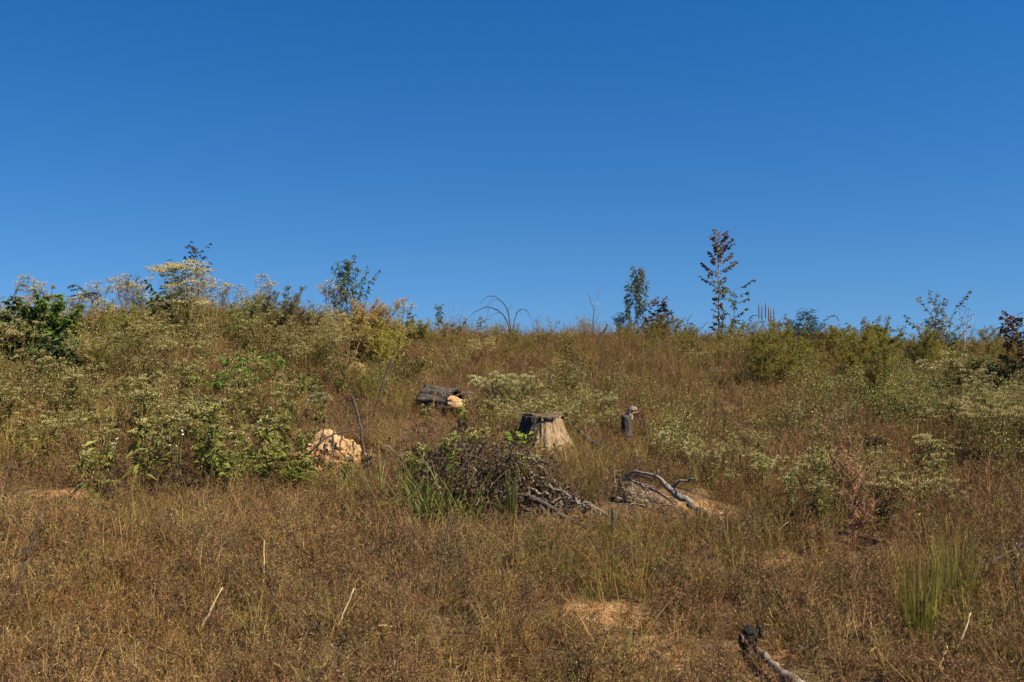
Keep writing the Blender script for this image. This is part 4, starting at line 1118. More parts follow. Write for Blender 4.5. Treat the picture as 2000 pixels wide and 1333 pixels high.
for (pts_, rad_, lab, nm) in (
        ([(393, 1230), (408, 1196), (435, 1148)], [.004, .007, .003], 'stiff bleached straw leaning right at lower left', 'dry_straw'),
        ([(655, 1232), (672, 1196), (692, 1150)], [.003, .005, .003], 'pale straw slanting up in the open weeds below the grass clump', 'dry_straw'),
        ([(725, 1226), (748, 1223), (768, 1224)], [.003, .007, .003], 'flat pale straw lying level on the weeds', 'dry_straw'),
        ([(514, 1150), (515, 1100), (516, 1056)], [.003, .004, .002], 'upright pale straw standing alone at left', 'dry_straw'),
        ([(1866, 1278), (1884, 1230), (1896, 1198)], [.003, .005, .003], 'yellowed straw leaning right beyond the rush clump', 'dry_straw'),
        ([(1820, 1325), (1840, 1290), (1850, 1262)], [.002, .003, .002], 'thin crooked straw at the foot of the rushes', 'dry_straw'),
        ([(1512, 1046), (1525, 1032), (1540, 1020)], [.002, .003, .002], 'thin straw tilted in the weeds left of the tall dead weed', 'dry_straw'),
        ([(846, 1182), (856, 1140), (866, 1070), (880, 1010)], [.005, .006, .006, .004], 'thin bowed grey stem rising in front of the brush heap', 'dead_stalk')):
    yb = at(pts_[0][0], pts_[0][1])[1] - .22
    M_STRAW = bpy.data.materials.get('bleached_straw') or rough_mat('bleached_straw', [(.3, (.40, .28, .13)), (.6, (.60, .47, .27)), (.8, (.68, .57, .38))], (30, 30, 30), 3, .2, .002)
    branchy(nm, [P(a_, b_, yb + .02 * i_) for i_, (a_, b_) in enumerate(pts_)], rad_, M_STRAW if nm == 'dry_straw' else M_STICK, lab, 'straw' if nm == 'dry_straw' else 'stem', sides=5, rough=.05, wob=.002, n=10)
# bare slender stalks nearest to the lens
for pts_, rad_, lab, fl_ in (([(22, 1212), (38, 1130), (58, 1070), (74, 1030)], [.005, .006, .005, .003], 'wispy brown dead stalk nearest at far left', 1),
                            ([(-6, 1050), (6, 980), (24, 905)], [.005, .004, .003], 'wispy brown stalk at the far left edge', 1),
                            ([(1893, 1122), (1940, 1096), (1985, 1070), (2030, 1042)], [.006, .009, .011, .012], 'dark bare branch reaching in low at far right', 0),
                            ([(2002, 1230), (1990, 1180), (1978, 1110)], [.006, .005, .003], 'thin dark stalk below the low branch at far right', 0)):
    y0 = at(pts_[0][0], pts_[0][1])[1] - (0 if fl_ else .35)
    pts = [P(a_, b_, y0 + .03 * i_) for i_, (a_, b_) in enumerate(pts_)]
    tw = []
    for t_ in range(16 if fl_ else 5):
        q = rng.uniform(.2, 1) * (len(pts) - 1); i_ = min(int(q), len(pts) - 2); a_ = pts[i_] + (pts[i_ + 1] - pts[i_]) * (q - i_)
        tw.append(([a_, a_ + [rng.normal(.01, .02), rng.normal(0, .02), rng.uniform(.03, .07)], a_ + [rng.normal(.02, .03), rng.normal(0, .03), rng.uniform(.07, .16)]], [.0028, .0012]))
    branchy('dead_stalk', pts, rad_, M_STICK, lab, 'stalk', sides=6, rough=.05, twigs=tw, wob=.003)

# ------------------------------------------------------------------ the flowering weeds in their banks
mound_kinds = [weed('pale-headed weed', h=hh_, n_stem=ns_, spread=sp_, heads=nh_, leaf=rng.uniform(.06, .09), flecks=26, head_r=hr_, leaf_n=34, fleck=.016, headc=hc_, fork=fk_)
               for hh_, ns_, sp_, nh_, hr_, hc_, fk_ in ((1.0, 6, .45, 38, .05, None, .55), (1.25, 4, .30, 26, .065, [(.50, .46, .26), (.58, .54, .34)], .65), (.8, 7, .5, 34, .04, [(.34, .27, .14), (.27, .20, .11), (.40, .33, .18)], .5),
                                                         (.95, 6, .42, 40, .045, [(.36, .37, .16), (.30, .31, .13), (.42, .42, .21)], .45), (1.1, 5, .35, 22, .055, None, .7), (.7, 6, .42, 20, .035, [(.30, .28, .11), (.22, .19, .08)], .4))]
leafy_kinds = [weed('leafy pale-headed weed', h=rng.uniform(.62, .82), n_stem=4, spread=.26, heads=16, leaf=.11, flecks=26, head_r=.040, leaf_n=30, fleck=.014, fork=.65) for _ in range(5)]
thin_kinds = [weed('thin pale-headed weed', h=rng.uniform(.6, .8), n_stem=3, spread=.22, heads=13, leaf=.06, flecks=24, head_r=.035, leaf_n=18, fleck=.012,
                   leafc=BON_LEAF + [(.2, .17, .07)]) for _ in range(4)]
LANDMARKS = [(60, 580, 'the far left bushes'), (200, 580, 'the fanning plumed grass'), (368, 600, 'the tallest cream-headed weed'), (368, 740, 'the tallest weed stem'), (540, 590, 'the pale olive skyline bush'), (677, 580, 'the dark green sapling'),
             (740, 610, 'the golden feathery bush'), (450, 740, 'the first bright green shrub'), (512, 700, 'the upper bright green shrub'), (600, 750, 'the low bright green shrub'), (124, 690, 'the shadowy green shrub'), (300, 750, 'the rotten wood chunk'),
             (60, 970, 'the far left clay lump'), (405, 930, 'the forked orange stems'), (275, 930, 'the drooping large-leaved weed'), (180, 950, 'the low large-leaved weed'), (560, 900, 'the yellow-green broad-leaved weed'), (640, 870, 'the clay mound'),
             (700, 810, 'the crooked leaning stick'), (755, 730, 'the slanting stick'), (693, 735, 'the pale clay lump'), (870, 785, 'the barked log'), (985, 770, 'the big pale weed'), (1060, 840, 'the stump'), (1226, 835, 'the broken snag'), (1300, 960, 'the root wood'),
             (1145, 865, 'the branch end'), (945, 690, 'the pale domed weed'), (1000, 610, 'the arching bare branches'), (1160, 610, 'the crooked ridge twig'), (1110, 690, 'the yellow-green sapling'), (1155, 740, 'the V-shaped dead weed'), (1245, 600, 'the grey-green sapling'),
             (1283, 615, 'the rusty sapling'), (1404, 600, 'the tallest sapling'), (1495, 620, 'the brown seed spikes'), (1575, 630, 'the blue-green shrub'), (1690, 670, 'the big yellow-green bush'), (1655, 720, 'the second yellow-green bush'), (1840, 640, 'the sparse pale sapling'),
             (1985, 650, 'the bronze sapling'), (1940, 740, 'the dark bush'), (1850, 770, 'the dark green thicket shrub'), (1790, 800, 'the light green thicket shrub'), (1890, 810, 'the yellow-green thicket shrub'), (1668, 960, 'the forked dead weed'), (1742, 990, 'the straight dark spike'),
             (1552, 890, 'the slim dead stem'), (1675, 810, 'the dark dead weed'), (1800, 890, 'the white-domed weed'), (1830, 1100, 'the rush clumps'), (1440, 870, 'the tall tan-headed weed'), (1415, 815, 'the tan-headed weed'), (1345, 690, 'the bronze-green shrub'), (1318, 750, 'the dead stem above the snag')]
SAID = {}
def where(px, py, tall, base):
    lx, ly, nm = min(LANDMARKS, key=lambda l: (l[0] - px) ** 2 + (2.0 * (l[1] - py)) ** 2)
    dx, dy = px - lx, py - ly
    far = math.hypot(dx, dy) > 70
    if abs(dx) > 1.2 * abs(dy): rel = ('well ' if far else 'just ') + ('left of ' if dx < 0 else 'right of ')
    else: rel = ('up behind ' if dy < 0 else 'down in front of ') if far else ('close behind ' if dy < 0 else 'close before ')
    s = ('tall ' if tall > .66 else 'low ' if tall < .33 else '') + base + ' ' + rel + nm
    SAID[s] = SAID.get(s, 0) + 1
    return s
bright_kinds = [weed('pale green weed', h=rng.uniform(.55, .75), n_stem=4, spread=.26, heads=20, leaf=.075, flecks=26, head_r=.032, leaf_n=40, fleck=.014, fork=.5,
                     leafc=[(.18, .21, .065), (.24, .265, .09), (.12, .145, .042), (.29, .30, .12)], headc=[(.44, .43, .21), (.53, .51, .29)]) for _ in range(4)]
def sow(kinds, n, gen, label, group, mind=.3, size=(.75, 1.15), seed=1, tries=60000):
    r2 = np.random.default_rng(seed); got = []
    for _ in range(tries):
        if len(got) >= n: break
        p = gen(r2)
        if p is None: continue
        if any((p[0] - q[0]) ** 2 + (p[1] - q[1]) ** 2 < mind * mind for q in got): continue
        if bare(np.array([p[0]]), np.array([p[1]]))[0] > .35: continue
        if clear(np.array([p[0]]), np.array([p[1]]))[0] > .3: continue
        got.append(p)
        s = r2.uniform(*size)
        put(kinds[r2.integers(0, len(kinds))], (p[0], p[1], float(G(p[0], p[1]))), r2.random() * 6.283, (s * r2.uniform(.9, 1.15), s * r2.uniform(.9, 1.15), s), where(1000 + F * p[0] / p[1], 667 - (float(G(p[0], p[1])) + .35 - EYE) * F / p[1], (s - size[0]) / (size[1] - size[0]), label), group, (r2.normal(0, .05), r2.normal(0, .05)))
    print(group, len(got))
def in_px(x0, x1, y0, y1):
    """ground points seen inside a box of the photograph"""
    def gen(r):
        px = r.uniform(x0, x1); py = r.uniform(y0, y1); p = at(px, py)
        return p if p[1] < 40 else None
    return gen
def in_fan(x0, x1, Y0, Y1, keep=None):
    def gen(r):
        Y = math.sqrt(r.uniform(Y0 * Y0, Y1 * Y1)); p = spot(r.uniform(x0, x1), Y)
        if keep is not None and r.random() > keep(1000 + F * p[0] / p[1], Y): return None
        return p
    return gen
def mound_keep(px, Y):
    k = np.clip((860 - px) / 160, 0, 1)
    if Y < 14.5: k *= .75 if px < 600 else .4
    if Y < 13 and 230 < px < 420: k *= .3
    if Y < 16 and px < 150: k *= .35
    if Y < 17 and 660 < px < 800: k *= .3
    if Y < 15.5 and 425 < px < 540: k *= .3
    return k
sow(mound_kinds, 155, in_fan(-140, 860, 12.2, 21.5, mound_keep), 'grey-green weed with flat cream heads', 'flowering weeds of the left bank', .34, (.5, 1.08), 5)
sow(leafy_kinds + thin_kinds[:2], 34, in_px(-40, 370, 790, 945), 'leafy weed with small cream heads', 'leafy weeds at the left', .36, (.42, 1.05), 6)
sow(leafy_kinds, 10, in_px(380, 600, 830, 960), 'leafy weed with cream heads', 'leafy weeds left of the clay mound', .3, (.6, 1.0), 16)
sow(bright_kinds, 34, in_px(940, 1215, 805, 868), 'cream-flecked weed', 'weeds behind the stump', .22, (.45, .85), 7)
sow(bright_kinds, 20, in_px(1290, 1510, 895, 985), 'pale-flecked weed', 'weeds beyond the root wood', .25, (.38, .66), 8)
sow(thin_kinds + leafy_kinds[:1] + bright_kinds[:1], 20, in_px(1540, 1880, 950, 1090), 'straggly cream-flecked weed', 'weeds at the right', .35, (.5, .8), 9)
sow(mound_kinds, 16, in_px(1860, 2060, 850, 935), 'bushy cream-headed weed', 'weeds of the right thicket', .35, (.7, 1.0), 10)
sow(thin_kinds, 24, in_fan(900, 2000, 16, 25), 'small cream-headed weed', 'weeds of the far slope', .5, (.6, 1.0), 21)

# single flowering weeds one can point to
def one_weed(px, py, label, ptop=None, rz=0, **kw):
    p = at(px, py); kw.setdefault('h', 1.0)
    if ptop is not None: kw['h'] = (py - ptop) * p[1] / F
    w = weed(label, None, **kw); w.location = p; w.rotation_euler = (0, 0, rz)
    return w
def sky_weed(px, Y, ptop, label, **kw):
    p = spot(px, Y); kw['h'] = topx(px, ptop, Y) - p[2]
    w = weed(label, None, **kw); w.location = p
    return w
w_ = at(368, 772)
umbrella_weed(w_, 'tallest flowering weed with brown stem and broad flat cream heads on the skyline', topx(368, 506, w_[1]) - w_[2], .50, 40, 3, .10)
w_ = spot(282, 17.5)
umbrella_weed(w_, 'slender weed with a few flat cream heads against the sky left of the tallest one', topx(268, 534, 17.5) - w_[2], .30, 7, 2, .09, lean=(-.15, 0))
w_ = spot(434, 18)
umbrella_weed(w_, 'small cream-headed weed on the skyline right of the tallest one', topx(436, 552, 18) - w_[2], .14, 5, 1, .085)
sky_weed(1052, 25, 618, 'pale umbel weed on the ridge beside the arching bare branches', n_stem=2, spread=.15, heads=8, leaf=.05, flecks=24, head_r=.06, leaf_n=8, headc=[(.3, .27, .16), (.24, .2, .12)], fork=.7)
sky_weed(1078, 25, 616, 'second pale umbel weed on the ridge, with a wider top', n_stem=3, spread=.2, heads=14, leaf=.05, flecks=24, head_r=.06, leaf_n=8, headc=[(.3, .27, .16), (.24, .2, .12)], fork=.7)
sky_weed(1146, 24, 620, 'rounded cream-yellow weed on the ridge at the foot of a bare twig', n_stem=5, spread=.4, heads=34, leaf=.06, flecks=34, head_r=.06, leaf_n=24, headc=[(.42, .36, .16), (.36, .3, .14)])
one_weed(985, 820, 'large pale green-headed weed directly left of the stump top', 736, n_stem=8, spread=.55, heads=64, leaf=.08, flecks=44, head_r=.065, leaf_n=40, fleck=.017, leafc=[(.18, .21, .065), (.24, .265, .09), (.12, .145, .042)], headc=[(.47, .48, .25), (.40, .42, .21), (.55, .55, .33)])
one_weed(945, 735, 'pale domed flowering weed alone on the slope above the log', 662, n_stem=5, spread=.34, heads=30, leaf=.05, flecks=40, head_r=.06, leaf_n=18, fleck=.017)
one_weed(630, 858, 'single grey-leaved weed with one white dome rising behind the clay mound', 750, n_stem=2, spread=.10, heads=8, leaf=.11, flecks=56, head_r=.055, leaf_n=34, headc=[(.36, .39, .29), (.29, .32, .23)])
one_weed(1800, 930, 'weed with one rounded white dome standing in the right meadow', 852, n_stem=1, heads=3, leaf=.06, flecks=90, head_r=.07, leaf_n=14, fork=.9)
one_weed(1640, 870, 'rusty-leaved weed with a nodding pale tip at right', 790, n_stem=1, heads=6, leaf=.06, flecks=24, head_r=.04, leaf_n=16)
one_weed(1415, 850, 'tan-headed weed past the broken snag', 780, n_stem=3, spread=.22, heads=14, leaf=.05, flecks=30, head_r=.05, leaf_n=12, headc=[(.45, .36, .2), (.38, .3, .17)])
one_weed(1440, 925, 'taller tan-headed weed with dark stem right of the root wood', 812, n_stem=2, spread=.15, heads=12, leaf=.06, flecks=26, head_r=.04, leaf_n=14, headc=[(.42, .35, .2), (.34, .28, .16)])
one_weed(520, 925, 'leafy weed with creamy tufts just left of the clay mound', 810, n_stem=4, spread=.22, heads=14, leaf=.13, flecks=40, head_r=.045, leaf_n=34)
one_weed(405, 985, 'leafy weed on forked orange stems at left', 780, n_stem=3, spread=.22, heads=18, leaf=.13, flecks=30, head_r=.05, leaf_n=34, bare_low=.45)
one_weed(275, 985, 'drooping large-leaved weed on an orange stem at left', 800, n_stem=3, spread=.24, heads=12, leaf=.16, flecks=26, head_r=.05, leaf_n=24, bare_low=.4)
one_weed(180, 1000, 'low large-leaved weed furthest left of the orange-stemmed ones', 870, n_stem=3, spread=.2, heads=8, leaf=.15, flecks=26, head_r=.04, leaf_n=22, bare_low=.4)

for px, py, ptop, lab, br_ in ((585, 930, 838, 'leafy weed half covering the left end of the clay mound', 1), (548, 900, 800, 'taller leafy weed up behind the left end of the clay mound', 0), (470, 940, 825, 'leafy weed with cream tufts between the forked-stem one and the clay mound', 1),
                               (600, 960, 895, 'low green weed at the front left foot of the clay mound', 1), (665, 955, 900, 'low dull weed before the middle of the clay mound', 0), (330, 940, 800, 'leafy weed right of the drooping large-leaved one', 0),
                               (905, 850, 790, 'small leafy weed at the foot of the log', 1), (838, 835, 795, 'dull little weed at the left end of the log', 0), (880, 960, 850, 'green weed growing up through the middle of the brush heap', 1),
                               (930, 900, 835, 'thin green weed at the back of the brush heap', 1), (815, 965, 875, 'green weed at the left edge of the brush heap', 1), (1000, 960, 890, 'small green weed at the right edge of the brush heap', 1)):
    one_weed(px, py, lab, ptop, n_stem=3, spread=.16, heads=9 if not br_ else 6, leaf=.10, flecks=26, head_r=.035, leaf_n=34, leafc=[(.17, .22, .045), (.23, .27, .06), (.12, .16, .035)] if br_ else None)

# ------------------------------------------------------------------ white daisies
def daisy(label, group):
    st = MB(); t = thing('white_aster', (0, 0, 0), label, 'flower', group); c = []
    for k in range(5):
        a = rng.random() * 6.283; r = rng.uniform(.03, .12); b = np.array([math.cos(a) * r, math.sin(a) * r, rng.uniform(.30, .50)])
        path_segs(st, smooth_path([[0, 0, -.02], b * [.3, .3, .6], b], 5, .006), [.0022, .002, .0018, .0015, .0012], (.10, .12, .05)); c.append(b)
    st.build('stem', M_STEM, t)
    for b in c:
        fl = MB(); n = 12; a = np.arange(n) * 2 * math.pi / n; tilt = unit(np.array([rng.normal(0, .3), -.7, .8]))
        u = unit(np.cross(tilt, [1, 0, .1])); w = np.cross(tilt, u)
        d = np.cos(a)[:, None] * u + np.sin(a)[:, None] * w
        leaves(fl, np.repeat(b[None], n, 0), d, .0095, .005, (.74, .73, .70), .1, up=tilt)
        fl.build('flower_head', M_FLOWER, t)
    return t
dk = [daisy('white daisy', None) for _ in range(4)]
for i, (px, py) in enumerate([(340, 880), (360, 862), (385, 905), (400, 925), (450, 915), (463, 895), (425, 860), (322, 915), (335, 835), (380, 810), (470, 830), (500, 870), (218, 905), (295, 905), (352, 935), (476, 930), (448, 940)]):
    p = at(px, py + 26); s = rng.uniform(.7, 1.1)
    put(dk[i % 4], p, rng.random() * 6, (s, s, s), where(px, py, .5, 'small white daisy'), 'white daisies')

# ------------------------------------------------------------------ saplings and bushes on the skyline
def sky_tree(px, Y, ptop, label, **kw):
    p = spot(px, Y); h = topx(px, ptop, Y) - p[2]
    return sapling(p, label, h=h, **kw)
DARKG = [(.075, .125, .045), (.10, .16, .05), (.055, .09, .036), (.13, .18, .055), (.20, .18, .05)]
BLUEG = [(.12, .175, .12), (.15, .20, .145), (.09, .13, .09), (.19, .23, .16)]
REDL = [(.15, .085, .055), (.20, .12, .06), (.11, .07, .05), (.17, .15, .05), (.10, .10, .045)]
sky_tree(677, 20.5, 497, 'dark green bushy sapling with drooping narrow leaves on the left rise', nb=34, blen=.95, shape=lambda t: (1.15 - .95 * max(0, t - .25) / .75) * rng.uniform(.6, 1.15), start=.22, leafL=.105, leafW=.03, per=40, cols=DARKG, up=1.3, droop=.75, curl=.5, leader=60, stems=1)
sky_tree(1245, 26, 520, 'grey-green upright sapling with drooping leaves on the ridge', nb=24, blen=1.15, shape=lambda t: .22 + 1.15 * (1 - t), start=.12, leafL=.12, leafW=.034, per=64, cols=BLUEG, up=1.9, droop=.9, curl=.9, leader=60, stems=1)
sky_tree(1283, 26, 578, 'low rusty-leaved sapling close on the right of the grey-green one', nb=16, blen=.36, leafL=.13, leafW=.055, per=16, cols=[(.16, .085, .03), (.2, .12, .035), (.09, .07, .025), (.22, .15, .05)], up=.8, droop=.3, stems=3, stem_spread=.3)
sky_tree(1213, 26, 604, 'small dark sapling left of the grey-green one', nb=9, blen=.28, leafL=.13, leafW=.04, per=9, cols=DARKG + BLUEG, up=1.2, droop=.6)
sky_tree(1404, 25.5, 450, 'tallest sapling, thin pale trunk with sparse reddish leaves', nb=64, blen=.62, shape=lambda t: (.36 if t < .3 else .42 if t < .48 else 1.0 if t < .68 else .75 if t < .85 else .5) * (1 if rng.random() < .8 else .4), start=.12, leafL=.085, leafW=.052, per=34, cols=REDL, up=.45, droop=.35, leader=22, trunk_r=.026, bark=(.26, .22, .19), tip_cols=[(.17, .085, .065), (.13, .07, .06), (.19, .12, .07)], jag=.010)
sky_tree(1428, 25.2, 546, 'slim green sapling just right of the tallest one', nb=14, blen=.55, shape=lambda t: .5 + .5 * t, start=.3, leafL=.11, leafW=.06, per=16, cols=GREEN + DARKG, up=.5, droop=.5, lean=(.12, 0), leader=14)
sky_tree(1452, 25.5, 616, 'low green seedling at the foot of the slim green sapling', nb=9, blen=.35, leafL=.12, leafW=.06, per=8, cols=DARKG + GREEN, up=.5, droop=.4)
sky_tree(1835, 21, 566, 'sparse pale-barked sapling with clusters of yellow-green leaves at right', nb=12, blen=.7, shape=lambda t: .6 + .5 * t, start=.35, leafL=.085, leafW=.05, per=32, cols=[(.11, .12, .035), (.17, .16, .045), (.07, .08, .03), (.2, .14, .04)], up=1.5, droop=.4, trunk_r=.022, bark=(.24, .2, .16), lean=(-.15, 0), stems=3, stem_spread=.5, leader=6)
sky_tree(1882, 20, 590, 'thin bare-topped pale sapling right of the sparse one', nb=14, blen=.55, start=.4, leafL=.09, leafW=.045, per=3, cols=[(.14, .11, .04), (.08, .09, .035)], up=2.0, trunk_r=.018, bark=(.30, .25, .2), leader=0)
sky_tree(1990, 15.5, 606, 'dense dark bronze sapling at the right edge', nb=38, blen=.60, shape=lambda t: .5 + .7 * (1 - t), start=.12, leafL=.085, leafW=.045, per=38, cols=[(.10, .10, .045), (.15, .115, .06), (.08, .11, .045), (.19, .13, .07)], up=.7, droop=.5, tip_cols=[(.12, .075, .05), (.09, .06, .04)])
sky_tree(1940, 16, 690, 'dark leafy bush below the bronze sapling at right', nb=22, blen=.55, start=.1, leafL=.11, leafW=.05, per=22, cols=[(.06, .095, .035), (.085, .125, .042), (.12, .14, .045)], up=.5, droop=.4, stems=3, stem_spread=.5)
sky_tree(1852, 21, 632, 'dark green bushlet behind the sparse sapling', nb=14, blen=.42, start=.3, leafL=.09, leafW=.03, per=18, cols=DARKG, up=.9, stems=2, stem_spread=.3)
sky_tree(1760, 23, 634, 'tiny dark seedling alone on the right skyline', nb=6, blen=.16, start=.5, leafL=.09, leafW=.035, per=6, cols=DARKG, up=1.2)
sky_tree(1575, 23, 602, 'feathery dark blue-green shrub on the ridge at right', nb=26, blen=.55, shape=lambda t: .5 + .7 * (1 - t), start=.25, leafL=.11, leafW=.022, per=26, cols=[(.035, .065, .045), (.05, .09, .05), (.045, .06, .05)], up=1.3, droop=.1, stems=4, stem_spread=.45)
sky_tree(1640, 22.5, 630, 'rounded dark green shrub behind the yellow bush', nb=16, blen=.42, start=.3, leafL=.12, leafW=.06, per=16, cols=DARKG + [(.13, .11, .035)], up=.6, stems=3, stem_spread=.4)
sky_tree(1712, 22.5, 628, 'dark green shrub top right of the yellow bush', nb=16, blen=.42, start=.3, leafL=.12, leafW=.06, per=16, cols=DARKG, up=.6, stems=3, stem_spread=.35)
sky_tree(102, 15.5, 566, 'dense dark green sumac-like bush at the left skyline', nb=34, blen=.5, shape=lambda t: .7 + .35 * t, start=.12, leafL=.10, leafW=.036, per=24, cols=[(.10, .18, .045), (.14, .22, .055), (.07, .12, .036), (.18, .25, .06)], up=.9, droop=.6, stems=3, stem_spread=.2, whorl=3)
sky_tree(45, 15.5, 574, 'dark green bush crown left of the sumac-like one', nb=30, blen=.45, shape=lambda t: .7 + .35 * t, start=.15, leafL=.10, leafW=.036, per=22, cols=[(.09, .155, .05), (.12, .19, .055), (.17, .16, .055)], up=.8, droop=.6, stems=3, stem_spread=.4, whorl=3)
sky_tree(4, 17, 592, 'bush with green leaves cut by the left edge', nb=14, blen=.5, start=.25, leafL=.10, leafW=.034, per=14, cols=[(.05, .08, .03), (.10, .085, .035)], up=.8, droop=.6, stems=2, stem_spread=.3, whorl=2)
sky_tree(124, 14.2, 650, 'dark shadowy green shrub below the left skyline bushes', nb=20, blen=.42, start=.15, leafL=.10, leafW=.04, per=14, cols=[(.05, .09, .035), (.075, .12, .045)], up=.8, droop=.7, stems=3, stem_spread=.25, whorl=2)
sky_tree(345, 17, 505, 'green leafy sapling standing behind the tallest flowering weed', nb=18, blen=.5, start=.35, leafL=.11, leafW=.055, per=13, cols=[(.07, .11, .04), (.10, .14, .045), (.17, .17, .05)], up=1.1, droop=.5, stems=3, stem_spread=.45)
sky_tree(384, 17.5, 474, 'dark purplish-leaved sapling top peeking over the tallest flowering weed', nb=10, blen=.34, start=.72, leafL=.075, leafW=.05, per=9, cols=[(.05, .035, .045), (.07, .045, .05), (.035, .03, .035)], up=.9, droop=.3, leader=10, curl=0)
sky_tree(855, 23, 594, 'tiny upright leafy seedling on the skyline of the middle slope', nb=9, blen=.16, start=.45, leafL=.10, leafW=.04, per=7, cols=DARKG, up=.9, droop=.4)
sky_tree(803, 22.5, 606, 'low dark seedling left of the tiny upright one', nb=7, blen=.18, start=.4, leafL=.10, leafW=.05, per=6, cols=DARKG + OLIVE, up=.5)
sky_tree(938, 23.5, 616, 'small dark-leaved weed on the ridge by the arching branches', nb=7, blen=.2, start=.4, leafL=.09, leafW=.05, per=6, cols=DARKG, up=.5)
sky_tree(1345, 25, 630, 'grey-leaved small shrub left of the tallest sapling', nb=12, blen=.32, start=.3, leafL=.10, leafW=.04, per=10, cols=BLUEG, up=1.0, stems=2, stem_spread=.2)

# fresh green shrubs in the bank
for px, py, ptop, lab, cols, lw in (
        (450, 790, 690, 'bright green leafy shrub under the left bank', [(.11, .20, .03), (.15, .25, .04), (.08, .15, .025)], .05), (512, 760, 678, 'second bright green shrub, upper right of the first', [(.13, .22, .03), (.18, .26, .04), (.09, .16, .025)], .05),
        (596, 790, 722, 'low bright green shrub above the clay mound', GREEN, .04), (545, 965, 860, 'yellow-green broad-leaved weed left of the clay mound', [(.15, .19, .035), (.2, .22, .05), (.11, .15, .03)], .05),
        (430, 965, 875, 'yellow-green leafy weed between the orange-stemmed weeds', [(.16, .2, .035), (.2, .22, .05), (.11, .15, .03)], .05),
        (708, 790, 735, 'small green shrub behind the leaning sticks', GREEN, .035), (790, 755, 690, 'green leafy patch right of the slanting stick', GREEN + OLIVE, .035),
        (1105, 720, 660, 'yellow-green sapling on the middle slope', [(.13, .14, .03), (.17, .16, .04), (.08, .10, .03)], .04), (1135, 750, 690, 'olive leafy sapling right of the yellow-green one', OLIVE + GREEN, .04),
        (1345, 715, 655, 'dark bronze-green shrub under the ridge', [(.05, .055, .02), (.08, .07, .025), (.12, .09, .03)], .05), (1480, 735, 690, 'green shrub at the foot of the right ridge', GREEN + OLIVE, .035),
        (1850, 800, 740, 'dark green leafy shrub in the right thicket', DARKG + GREEN, .05), (1790, 830, 770, 'lighter green shrub at the front of the right thicket', GREEN, .045),
        (1890, 840, 778, 'yellow-green shrub below the right thicket', [(.17, .19, .04), (.22, .2, .05), (.11, .14, .03)], .045),
        (1720, 842, 800, 'low dark seedling at the front of the right thicket', DARKG, .05), (1705, 905, 846, 'small dead dark-leaved shoot in the right meadow', [(.03, .022, .018), (.05, .035, .025)], .04),
        (1990, 770, 700, 'green shrub at the right edge under the bronze sapling', GREEN + DARKG, .05)):
    p = at(px, py); h = (py - ptop) * p[1] / F
    sapling(p, lab, name='leafy_shrub', cat='shrub', h=h, nb=10, blen=h * .38, start=.15, leafL=.075, leafW=lw * .75, per=9 if 'yellow-green' in lab and px < 600 else 14, cols=cols, up=.9, droop=.35, stems=5, stem_spread=h * .55, trunk_r=.007, bark=(.12, .09, .05))
# leaves by the stump foot
for px, py, lab, s_ in ((1018, 893, 'bright green broad-leaved seedling at the left foot of the stump', 1.0), (1040, 893, 'bright green seedling in front of the stump', 1.0), (1075, 902, 'small yellow-green seedling in front of the stump', .7), (1038, 925, 'low green seedling below the stump seedlings', .6)):
    p = at(px, py); fo = MB(); st = MB(); n = 30
    t = thing('broad_leaved_seedling', p, lab, 'seedling')
    az = rng.random(n) * 6.283; rr = rng.uniform(.02, .15, n) * s_
    b = np.stack([np.cos(az) * rr, np.sin(az) * rr * .7, rng.uniform(.06, .24, n) * s_], 1)
    segs(st, np.zeros((n, 3)), b, .002, .001, (.10, .13, .04)); st.build('stem', M_STEM, t)
    gc = pal([(.13, .21, .025), (.18, .25, .035), (.22, .26, .05), (.09, .15, .02)], n, .15)
    for j in range(n):
        lm = MB(); leaves(lm, b[j][None], unit(np.array([[math.cos(az[j]), math.sin(az[j]) - .4, .45]])), .085 * s_ * rng.uniform(.7, 1.2), .06 * s_, gc[j][None], .2, up=np.array([[0, -.5, 1.]])); lm.build('leaf', M_LEAF, t)
# dead dark spray between the log and the big pale weed
for px, py, ptop, lab, sp_, n_ in ((963, 830, 752, 'dark dead leafy spray between the log and the stump', .14, 5), (840, 930, 868, 'dark dried shoot at the left of the brush heap', .16, 6), (900, 870, 822, 'dark dried shoot above the brush heap', .16, 5), (716, 950, 890, 'dark dried shoot below the crooked stick', .10, 4)):
    p = at(px, py); h = (py - ptop) * p[1] / F
    t = dead_weed(lab, None, name='dried_shoot', cat='dried shoot', h=h, n_stem=n_, nb=9, blen=h * .35, spread=sp_, cols=[(.06, .045, .04), (.10, .08, .07)], flecks=260, fleck_cols=DEAD, up=.6, big=2.2)
    t.location = p

